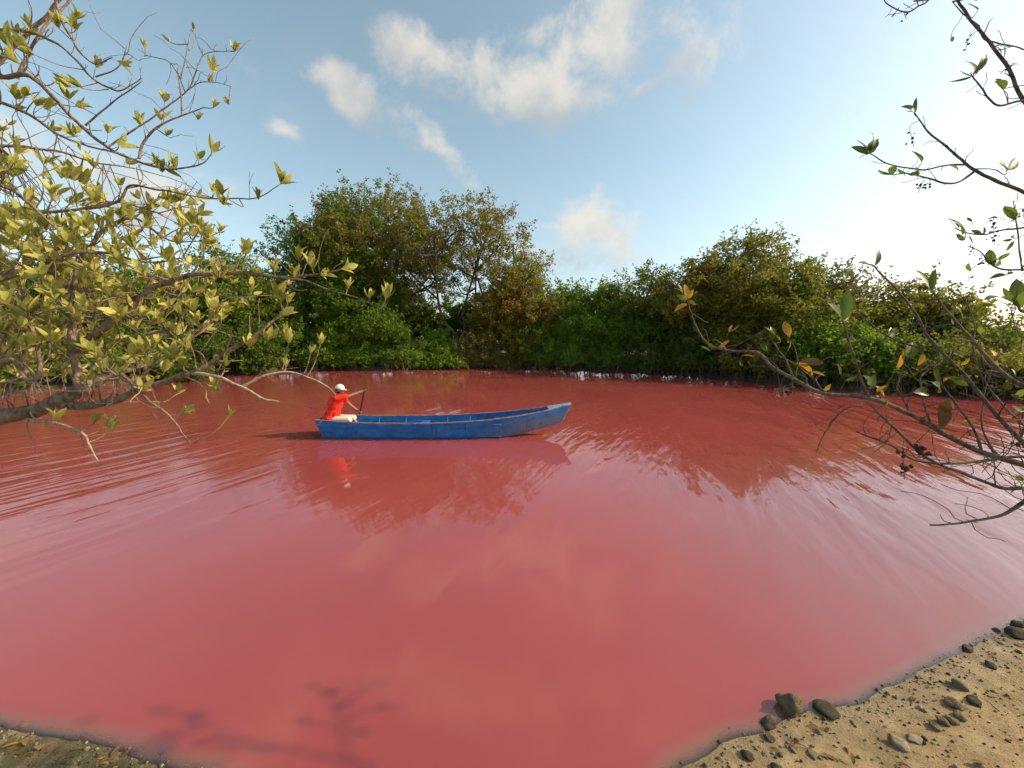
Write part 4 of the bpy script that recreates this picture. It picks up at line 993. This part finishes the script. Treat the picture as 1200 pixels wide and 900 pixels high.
for bi, (px, r0, r1, hz, lf) in enumerate(RL):
    T = Tubes(); pts = limb_pts(px); nn = len(pts); rad = np.linspace(r0, r1, nn)
    if hz is not None:
        if bi in (16, 25): pass
        s0 = tk[np.argmin(abs(tk[:, 2] - hz))]
        e_ = pts[0] if bi != 16 else pts[-1]
        back = unit(e_ - (pts[1] if bi != 16 else pts[-2])) * .28; conn = spline([s0, s0 + (e_ - s0) * .35 + np.array([rng.normal(0, .10), rng.normal(0, .12), rng.normal(-.05, .12)]), e_ + back * .8 + rng.normal(0, .04, 3), e_], 9)
        if bi == 16: pts = np.concatenate([conn[:-1], pts[::-1]]); rad = np.concatenate([np.linspace(.016, r1, 8), rad[::-1]])
        else: pts = np.concatenate([conn[:-1], pts]); rad = np.concatenate([np.linspace(max(r0 * 1.5, .012), r0, 8), rad])
        nn = len(pts)
    arc = np.concatenate([[0], np.cumsum(np.linalg.norm(np.diff(pts, axis=0), axis=1))])
    pts = pts + np.stack([fbm(arc * 9 + bi * 5.1, arc * 0 + q * 2.7, 3) for q in range(3)], -1) * .016 * np.minimum(arc / .1, 1)[:, None]
    rad = rad * (1 + .35 * fbm(arc * 22 + bi, arc * 0, 2))
    T.add(pts, rad, 8 if r0 > .008 else 6); AL.append(pts)
    for s_ in np.arange(.08 if hz is None else .15, arc[-1], .055):
        if rng.random() > .52 or (bi == 5 and pts[min(int(np.searchsorted(arc, s_)), nn - 2)][0] < 2.3): continue
        q = min(int(np.searchsorted(arc, s_)), nn - 2); tang = unit(pts[q+1] - pts[q])
        if pts[q][0] > 2.75:                          # beside the frame the crown is fuller
            d = tang * .3 + rng.normal(0, .7, 3) + np.array([.25, -.35, .2]); tp, td = grow_twig(T, pts[q], d, rng.uniform(.1, .35), .004, .3, 5, 7, .25)
            if tp[-1][0] > 2.8 and rng.random() < .6: LV.rosette(tp[-1], td, 3, .075, 'leaf_right')
            continue
        low = pts[q][2] < 2.5
        d = tang * .5 + rng.normal(0, .5, 3) + np.array([0, 0, .25 if low else 0])
        ln = rng.uniform(.04, .22) if low else rng.uniform(.03, .10)
        tp, td = grow_twig(T, pts[q], d, ln, max(min(rad[q] * .4, .003), .0011), .2, 5, 6, .28)
        if rng.random() < lf * .75:
            mtl = 'leaf_yellow' if (low and rng.random() < .38) else 'leaf_right'
            for w_ in range(int(rng.integers(1, 4))): LV.add(tp[-1], td + rng.normal(0, .5, 3), rng.uniform(.035, .065), mtl)
    T.obj('branch', M['bark_right'], rtree)
# single leaves read from the photograph: base pixel, tip pixel, distance, tone, leaf width class
RLV = [(988,377,958,350,1.62,'g'),(988,377,991,336,1.62,'g'),(988,377,1003,338,1.63,'g'),(987,376,978,352,1.64,'g'),
 (1024,313,998,312,1.86,'g'),(1025,312,1024,292,1.86,'g'),(1092,342,1072,318,1.66,'g'),(1092,342,1098,316,1.66,'g'),(1091,341,1084,322,1.67,'g'),
 (1187,355,1142,348,1.5,'g'),(1187,353,1176,338,1.5,'g'),(1192,360,1196,326,1.5,'g'),(1194,362,1204,340,1.5,'g'),(1190,356,1188,338,1.52,'g'),
 (1188,258,1174,226,1.97,'g'),(1188,258,1196,240,1.97,'g'),(1166,312,1155,289,1.95,'g'),(1166,312,1176,304,1.95,'g'),(1196,306,1190,312,1.95,'g'),(1180,322,1165,326,1.95,'g'),(1180,322,1188,318,1.95,'g'),
 (1018,180,1004,160,2.0,'g'),(1018,180,1012,148,2.0,'g'),(1018,180,994,178,2.0,'g'),(1018,180,1006,186,2.0,'g'),(1018,180,1030,158,2.0,'g'),(1016,178,1022,162,2.0,'y'),(1020,180,1036,154,2.0,'g'),
 (1072,133,1056,126,1.95,'g'),(1072,133,1074,115,1.95,'g'),(1071,132,1064,130,1.95,'g'),(1046,205,1032,200,1.92,'g'),(1046,205,1044,196,1.92,'g'),(1062,204,1054,198,1.92,'g'),(1075,207,1078,192,1.92,'g'),(1075,207,1066,202,1.92,'g'),(1080,190,1076,174,1.95,'g'),
 (1104,194,1116,206,1.97,'y'),(1180,200,1168,180,1.92,'g'),(1180,200,1194,184,1.92,'g'),(1140,89,1097,104,1.9,'g'),(1140,89,1130,70,1.9,'g'),(1140,89,1124,82,1.9,'g'),(1142,86,1148,52,1.9,'g'),(1143,88,1142,74,1.9,'g'),
 (1176,106,1156,94,1.9,'g'),(1176,106,1172,90,1.9,'g'),(1172,70,1166,56,2.0,'g'),(1176,68,1180,52,2.0,'g'),(1182,72,1196,76,2.0,'g'),(1146,12,1134,5,2.0,'g'),(1050,14,1044,20,1.9,'g'),(1070,2,1082,0,1.9,'g'),
 (1130,272,1106,255,2.05,'g'),(1124,268,1118,262,2.05,'g'),(1128,275,1120,268,2.05,'g'),(1130,282,1122,276,2.05,'g'),(1150,275,1140,268,2.05,'g'),(1152,276,1152,266,2.05,'g'),(1140,286,1134,276,1.95,'g'),(1136,318,1132,310,1.95,'g'),
 (806,352,800,338,1.92,'y'),(806,350,812,340,1.92,'y'),(807,352,814,358,1.92,'y'),(806,352,792,346,1.92,'g'),(806,356,792,364,1.92,'y'),(842,408,854,402,1.86,'y'),(838,410,830,400,1.86,'g'),(832,412,822,404,1.86,'g'),(884,418,872,414,1.85,'y'),
 (870,430,868,424,1.84,'y'),(905,399,898,384,1.87,'g'),(915,400,905,380,1.85,'g'),(925,395,924,378,1.85,'y'),(922,412,926,400,1.85,'y'),(934,425,952,440,1.8,'y'),(965,425,938,424,1.78,'p'),(950,435,966,441,1.78,'y'),(966,458,972,450,1.76,'y'),
 (985,440,980,428,1.74,'g'),(990,446,1002,438,1.74,'g'),(1020,455,1028,440,1.7,'g'),(1026,452,1036,462,1.7,'y'),(1028,460,1036,444,1.7,'y'),(1012,440,1016,452,1.7,'g'),(1070,460,1094,464,1.72,'g'),(1092,448,1104,462,1.72,'g'),(1088,450,1074,446,1.74,'g'),
 (1096,428,1102,448,1.76,'g'),(1062,420,1070,404,1.78,'g'),(1058,408,1054,420,1.78,'y'),(1082,414,1078,428,1.78,'y'),(1088,424,1078,430,1.78,'p'),(1108,420,1106,408,1.8,'y'),(1120,408,1112,414,1.8,'g'),(1160,410,1164,416,1.84,'y'),(1170,432,1170,424,1.8,'y'),
 (1200,566,1180,552,1.6,'g'),(1204,482,1188,472,1.66,'g'),(1205,476,1190,484,1.66,'g'),(1116,478,1112,468,1.72,'g'),(1050,392,1046,384,1.8,'g'),(1044,400,1040,384,1.8,'g'),(1118,380,1110,362,1.7,'g'),(1128,374,1118,360,1.7,'g'),(1150,392,1146,378,1.75,'g'),
 (1185,432,1192,440,1.7,'g'),(1178,448,1184,436,1.7,'g'),(1135,452,1128,440,1.75,'g'),(1126,428,1136,420,1.75,'y'),(1104,472,1096,500,1.66,'d'),(1110,468,1104,490,1.68,'d'),(915,452,920,462,1.79,'d')]
ALP = np.concatenate(AL)
T = Tubes(); tone = {'g': 'leaf_right', 'y': 'leaf_yellow', 'd': 'leaf_dry', 'p': 'leaf_dry'}
for (bx, by, ex, ey, zc, tn) in RLV:
    b = np.array(at(bx, by, zc)); e_ = np.array(at(ex, ey, zc + rng.uniform(-.05, .05)))
    j_ = np.argmin(np.linalg.norm(ALP - b, axis=1)); s0 = ALP[j_]
    if np.linalg.norm(s0 - b) > .006: T.add(spline([s0, (s0 + b) / 2 + rng.normal(0, .006, 3), b], 5), np.linspace(.0022, .0014, 5), 5)
    ln = np.linalg.norm(e_ - b); d = (e_ - b) + rng.normal(0, .14 * ln, 3); ln = min(ln, .13 if zc < 1.7 else .10)
    LV.add(b, d, ln * 1.08, tone[tn], up=unit(np.array([0, -.8, .6]) + rng.normal(0, .5, 3)))
# bare crossing twigs
for q in range(190):
    s0 = ALP[rng.integers(len(ALP))]
    if not (s0[2] < 2.75 and s0[0] < 2.6): continue
    grow_twig(T, s0, rng.normal(0, 1, 3) + [-.2, 0, .15], rng.uniform(.06, .26), .0017, rng.uniform(.0, .6), 5, 8, .30)
T.obj('twigs', M['bark_right'], rtree)['kind'] = 'stuff'
T = Tubes()
for q in range(26):
    s0 = ALP[rng.integers(len(ALP))]
    if not (s0[2] < 2.5 and s0[0] < 2.3): continue
    grow_twig(T, s0, rng.normal(0, 1, 3) + [-.3, 0, .3], rng.uniform(.05, .16), .0026, .2, 5, 7, .4)
T.obj('pale_twigs', M['bark_pale'], rtree)['kind'] = 'stuff'
# hanging seed clusters
def ico(r_):
    bm = bmesh.new(); bmesh.ops.create_icosphere(bm, subdivisions=1, radius=r_); V = np.array([v.co[:] for v in bm.verts]); Fq = np.array([[v.index for v in f.verts] for f in bm.faces]); bm.free(); return V, Fq
IV, IF = ico(1.0)
for (x0, y0, x1, y1, zc, nb, rr) in [(1058,526,1060,562,1.6,16,.0105),(1078,520,1084,538,1.62,14,.0105),(925,452,926,462,1.78,6,.010),(1164,254,1166,290,2.05,22,.0075),(1082,212,1076,226,1.92,7,.0075),(1090,212,1088,222,1.92,6,.0065),(1066,150,1071,172,1.95,7,.0075),(1136,44,1132,56,2.0,6,.0075),(1140,292,1142,300,1.95,5,.0065),(1150,300,1152,310,1.95,5,.0065),(1192,520,1196,526,1.6,5,.008),(1198,246,1200,256,1.95,5,.008),(1060,16,1062,22,1.9,3,.007),(1187,516,1190,522,1.65,4,.008)]:
    a = np.array(at(x0, y0, zc)); b = np.array(at(x1, y1, zc)); V = []; Fq = []
    T = Tubes(); s0 = ALP[np.argmin(np.linalg.norm(ALP - a, axis=1))]; T.add(spline([s0, (s0 + a) / 2 + [0, 0, .01], a, b], 9), .0014, 4)
    seed = T.obj('seed_cluster', M['bark_right'], rtree)
    for q in range(nb):
        p_ = a + (b - a) * rng.random() + rng.normal(0, .010, 3); r_ = rr * rng.uniform(.5, .95); V.append(IV * r_ * rng.uniform(.85, 1.15, 3) + p_); Fq.append(IF + q * len(IV))
    V = np.concatenate(V) - np.array(rt_base)
    link(bpy.data.objects.new('seeds', mesh_np('seeds', V, np.concatenate(Fq), M['berry'], True)), seed)['kind'] = 'stuff'
# rest of the crown above and beside the frame, which throws the branch shadows on the water
T = Tubes()
for q in range(26):
    s0 = tk[rng.integers(9, 24)]; p_ = s0 + np.array([rng.uniform(-.7, 1.8), rng.uniform(-1.9, -.3), rng.uniform(-.2, .9)])
    if p_[1] > .25 and p_[0] < 3.2: continue
    T.add(spline([s0, (s0 + p_) / 2 + rng.normal(0, .15, 3), p_], 8), np.linspace(.016, .003, 8), 5)
    for w_ in range(3): LV.rosette(p_ + rng.normal(0, .12, 3), unit(p_ - s0 + np.array([0, 0, .2])), 4, .10, 'leaf_right')
T.obj('outer_branches', M['bark_right'], rtree)['kind'] = 'stuff'
# two limbs beside the frame whose shadows fall on the near water
def cast_pt(px, py, h_):
    gx_, gy_ = ground_pt(px, py); k_ = h_ / SUN_DIR.z
    return np.array([gx_ + SUN_DIR.x * k_, gy_ + SUN_DIR.y * k_, h_])
for hh, paths, blobs in ((3.3, [[(430,905),(408,888),(402,852),(396,815)],[(403,860),(380,848),(362,846)],[(402,850),(425,832),(455,830)],[(399,832),(418,812),(448,800)],[(400,840),(384,815),(372,808)]], [(362,846),(396,812),(455,830),(446,802),(372,806),(415,826),(430,860)]),
                         (4.05, [[(410,905),(335,878),(285,868),(235,846),(195,834)],[(285,868),(268,872),(255,880)],[(240,848),(215,862),(202,866)]], [(270,870),(210,836),(204,866),(195,833),(300,876),(235,848),(320,880)])):
    T = Tubes(); tipz = None
    for pi, path in enumerate(paths):
        pts = [cast_pt(x, y, hh + .03 * pi) for x, y in path]
        if pi == 0:
            s0 = tk[np.argmin(abs(tk[:, 2] - (hh - .5)))]; pts = [s0, (s0 + pts[0]) / 2 + [0.1, .1, .12]] + pts
        T.add(spline(pts, 16), np.linspace(.016 if pi == 0 else .008, .004, 16), 6)
    T.obj('branch', M['bark_right'], rtree)
    for (x, y) in blobs:
        p_ = cast_pt(x, y, hh)
        LV.rosette(p_, np.array([-.3, .3, .8]), 4, .085, 'leaf_right', 1.0)
LV.build(rtree)

# ------------------------------------------------------------------ stones, gravel and litter on the sand
rng = np.random.default_rng(21)
def m_stone(name, a, b, c3):
    m, t, out = mat(name); geo = t.new('ShaderNodeNewGeometry'); pos = geo.outputs['Position']; oi = t.new('ShaderNodeObjectInfo')
    n1 = t.noise(pos, 22, 5, .65); n2 = t.noise(pos, 130, 4, .65)
    c = t.mix(t.rng(n1, .35, .65), rgb(*a), rgb(*b)); c = t.mix(t.math('MULTIPLY', t.rng(n2, .52, .66), .6), c, rgb(*c3))
    r = t.math('FRACT', t.math('ADD', geo.outputs['Random Per Island'], oi.outputs['Random'])); c = t.mix(t.math('MULTIPLY', r, .5), c, rgb(*[x * .5 for x in a]))
    p = principled(t, c, .9, t.bump(n2, 1.0, .012), spec=.2); t.l.new(p.outputs[0], out.inputs[0]); return m
M['stone'] = m_stone('stone_grey_brown', (.17, .13, .075), (.31, .24, .14), (.10, .075, .045))
M['stone_dark'] = m_stone('stone_dark', (.06, .048, .030), (.12, .098, .062), (.17, .14, .09))
M['stone_pale'] = m_stone('stone_pale', (.30, .245, .165), (.42, .355, .25), (.18, .14, .09))
def stone_mesh(seed, sub=3, rough=.26):
    bm = bmesh.new(); bmesh.ops.create_icosphere(bm, subdivisions=sub, radius=1)
    o = Vector((seed * 3.7, seed * 1.9, seed * 5.3))
    for v in bm.verts:
        d = v.co.normalized(); k = 1 + rough * mnoise.noise(d * 1.1 + o) * 1.6 + rough * .45 * mnoise.noise(d * 2.6 + o) + rough * .18 * mnoise.noise(d * 7 + o); v.co = d * k
    V = np.array([v.co[:] for v in bm.verts]); Fq = np.array([[v.index for v in f.verts] for f in bm.faces]); bm.free(); return V, Fq
SM = [stone_mesh(k + 1, rough=.34 if k else .30) for k in range(7)]
cache = {}
def stone(px, py, wpx, flat, mt, label, k, group=None, sink=.33):
    g_ = on_ground(px, py + wpx * .18); zc = g_.y * math.cos(PITCH) - (g_.z - CAM_H) * math.sin(PITCH); r_ = wpx * .43 / F * zc
    key = (k % 7, mt)
    if key not in cache: cache[key] = mesh_np('stone', *SM[k % 7], M[mt], True)
    o = link(bpy.data.objects.new('stone', cache[key])); o.scale = (r_, r_ * rng.uniform(.7, 1), r_ * flat); o.rotation_euler = (rng.normal(0, .15), rng.normal(0, .15), rng.uniform(0, 6.28))
    o.location = (g_.x, g_.y, g_.z + r_ * flat * (1 - 2 * sink) * .9); tag(o, label, 'stone', group); return o
stone(927, 827, 29, .85, 'stone', 'largest rounded tan stone standing at the water edge', 6, sink=.10)
stone(900, 845, 20, .6, 'stone_dark', 'dark wet stone next to the largest tan stone', 1)
stone(968, 828, 28, .40, 'stone_dark', 'flat dark stone half sunk in the sand beside the largest stone', 2)
stone(902, 863, 13, .5, 'stone_dark', 'small dark flat stone below the dark wet stone', 3)
stone(1126, 802, 18, .65, 'stone', 'round grey stone on open sand above the pebble row', 4)
stone(1119, 823, 20, .55, 'stone', 'grey stone touching the dark split stone above the pebble row', 5)
stone(1140, 819, 18, .45, 'stone_dark', 'dark brown split stone beside a grey stone', 0)
for k, (x, y, w_) in enumerate([(1125,838,14),(1114,843,14),(1105,845,13),(1095,850,13)]): stone(x, y, w_, .7, 'stone', 'greyish pebble in the short row of four pebbles on the sand', k, 'row of four pebbles')
stone(1055, 871, 19, .55, 'stone_pale', 'pale tan stone with a shaded side lying alone on the sand', 2)
stone(1072, 864, 16, .35, 'stone_pale', 'flat pale stone beside the pale tan stone', 3)
stone(876, 884, 15, .6, 'stone_dark', 'olive dark pebble in the wet gravel', 4)
stone(911, 899, 13, .6, 'stone_dark', 'grey pebble just above the wet gravel', 5)
stone(953, 882, 15, .35, 'stone', 'flat brown stone in the middle of the dry sand', 1)
stone(1133, 759, 14, .6, 'stone_dark', 'dark stone at the waterline among white foam specks', 0)
stone(1160, 778, 13, .5, 'stone_dark', 'small black stone lying on the sand near the waterline', 1)
stone(1192, 731, 13, .8, 'stone_dark', 'upper dark stone of the pair at the waterline corner', 2)
stone(1193, 741, 22, .55, 'stone_dark', 'lower wider dark stone of the pair at the waterline corner', 3)
stone(1167, 738, 8, .8, 'stone_dark', 'tiny dark stone standing in shallow water near the stone pair', 4)
for k in range(26):
    x = rng.uniform(835, 1195); lo = np.interp(x, [800, 900, 1000, 1060, 1105, 1200], [897, 852, 822, 799, 775, 729]); y = rng.uniform(lo + 6, 905)
    stone(x, y, rng.uniform(3.5, 8), rng.uniform(.4, .75), ['stone', 'stone_dark', 'stone_pale'][int(rng.integers(3))], 'small loose pebble scattered on the sandy shore', k, 'small pebbles scattered on the sand')
# fine gravel: uncountable
V0, F0 = ico(1.0); V0 = np.array(V0)
for nm, mt, lab, cnt, shore_bias in (('gravel', 'stone_dark', 'dark fine gravel strewn along the near shore', 1500, .6), ('gravel', 'stone_pale', 'pale shell grit and gravel strewn along the near shore', 1100, .65), ('gravel', 'stone', 'brown grit strewn along the near shore', 2400, .3)):
    V = []; Fq = []; n_ = 0
    while n_ < cnt:
        x, y = rng.uniform(-4.4, 5.2), rng.uniform(.9, 3.6); d = float(shore_sd(np.array([x]), np.array([y]))[0])
        if d < -.10 or d > 1.4: continue
        if rng.random() < shore_bias and d > .16: continue
        z_ = hgt(x, y); r_ = rng.uniform(.003, .0095) * (1 if rng.random() < .9 else 1.7)
        V.append(V0 * (r_ * rng.uniform(.6, 1.2, 3)) + [x, y, z_ + r_ * .2]); Fq.append(F0 + n_ * len(V0)); n_ += 1
    o = link(bpy.data.objects.new(nm, mesh_np(nm, np.concatenate(V), np.concatenate(Fq), M[mt], True))); tag(o, lab, 'gravel', kind='stuff')
# fallen leaves and twig bits
for k in range(40):
    left = k < 20
    if left: x, y = rng.uniform(0, 175), rng.uniform(862, 899); y = max(y, np.interp(x, [0, 200], [858, 903]))
    else: x = rng.uniform(880, 1195); y = rng.uniform(np.interp(x, [800, 900, 1000, 1060, 1105, 1200], [900, 860, 832, 808, 785, 740]) + 8, 900)
    g_ = on_ground(x, y); mt = 'leaf_yellow' if (left and k % 3 == 0) else 'leaf_dry'; key = ('fl', k % 4, mt)
    if key not in cache: cache[key] = mesh_np('fallen_leaf', *LEAF_SHAPES[k % 4], M[mt], True)
    o = link(bpy.data.objects.new('fallen_leaf', cache[key])); l_ = rng.uniform(.04, .08); o.scale = (l_,) * 3; o.rotation_euler = (rng.normal(0, .3), rng.normal(0, .2), rng.uniform(0, 6.28)); o.location = g_ + Vector((0, 0, .006))
    tag(o, ('yellow fallen leaf on the muddy green corner of the shore' if mt == 'leaf_yellow' else 'brown dry leaf on the muddy green corner of the shore') if left else 'brown dry leaf lying on the open sand', 'leaf', 'fallen leaves on the muddy corner' if left else 'fallen leaves on the open sand')
V = []; T = Tubes()
for k in range(170):
    x, y = rng.uniform(-4.2, 5.2), rng.uniform(1.0, 3.6); d = float(shore_sd(np.array([x]), np.array([y]))[0])
    if d < .02 or d > 1.3: continue
    a = rng.uniform(0, 6.28); l_ = rng.uniform(.03, .12); p0 = np.array([x, y, hgt(x, y) + .004]); x1, y1 = x + math.cos(a) * l_, y + math.sin(a) * l_; p1 = np.array([x1, y1, hgt(x1, y1) + .006])
    T.add(spline([p0, (p0 + p1) / 2 + rng.normal(0, .006, 3) + [0, 0, .004], p1], 4), rng.uniform(.0012, .003), 4)
o = T.obj('twig_litter', M['root']); tag(o, 'thin dry twigs littered over the sandy shore', 'twigs', kind='stuff')
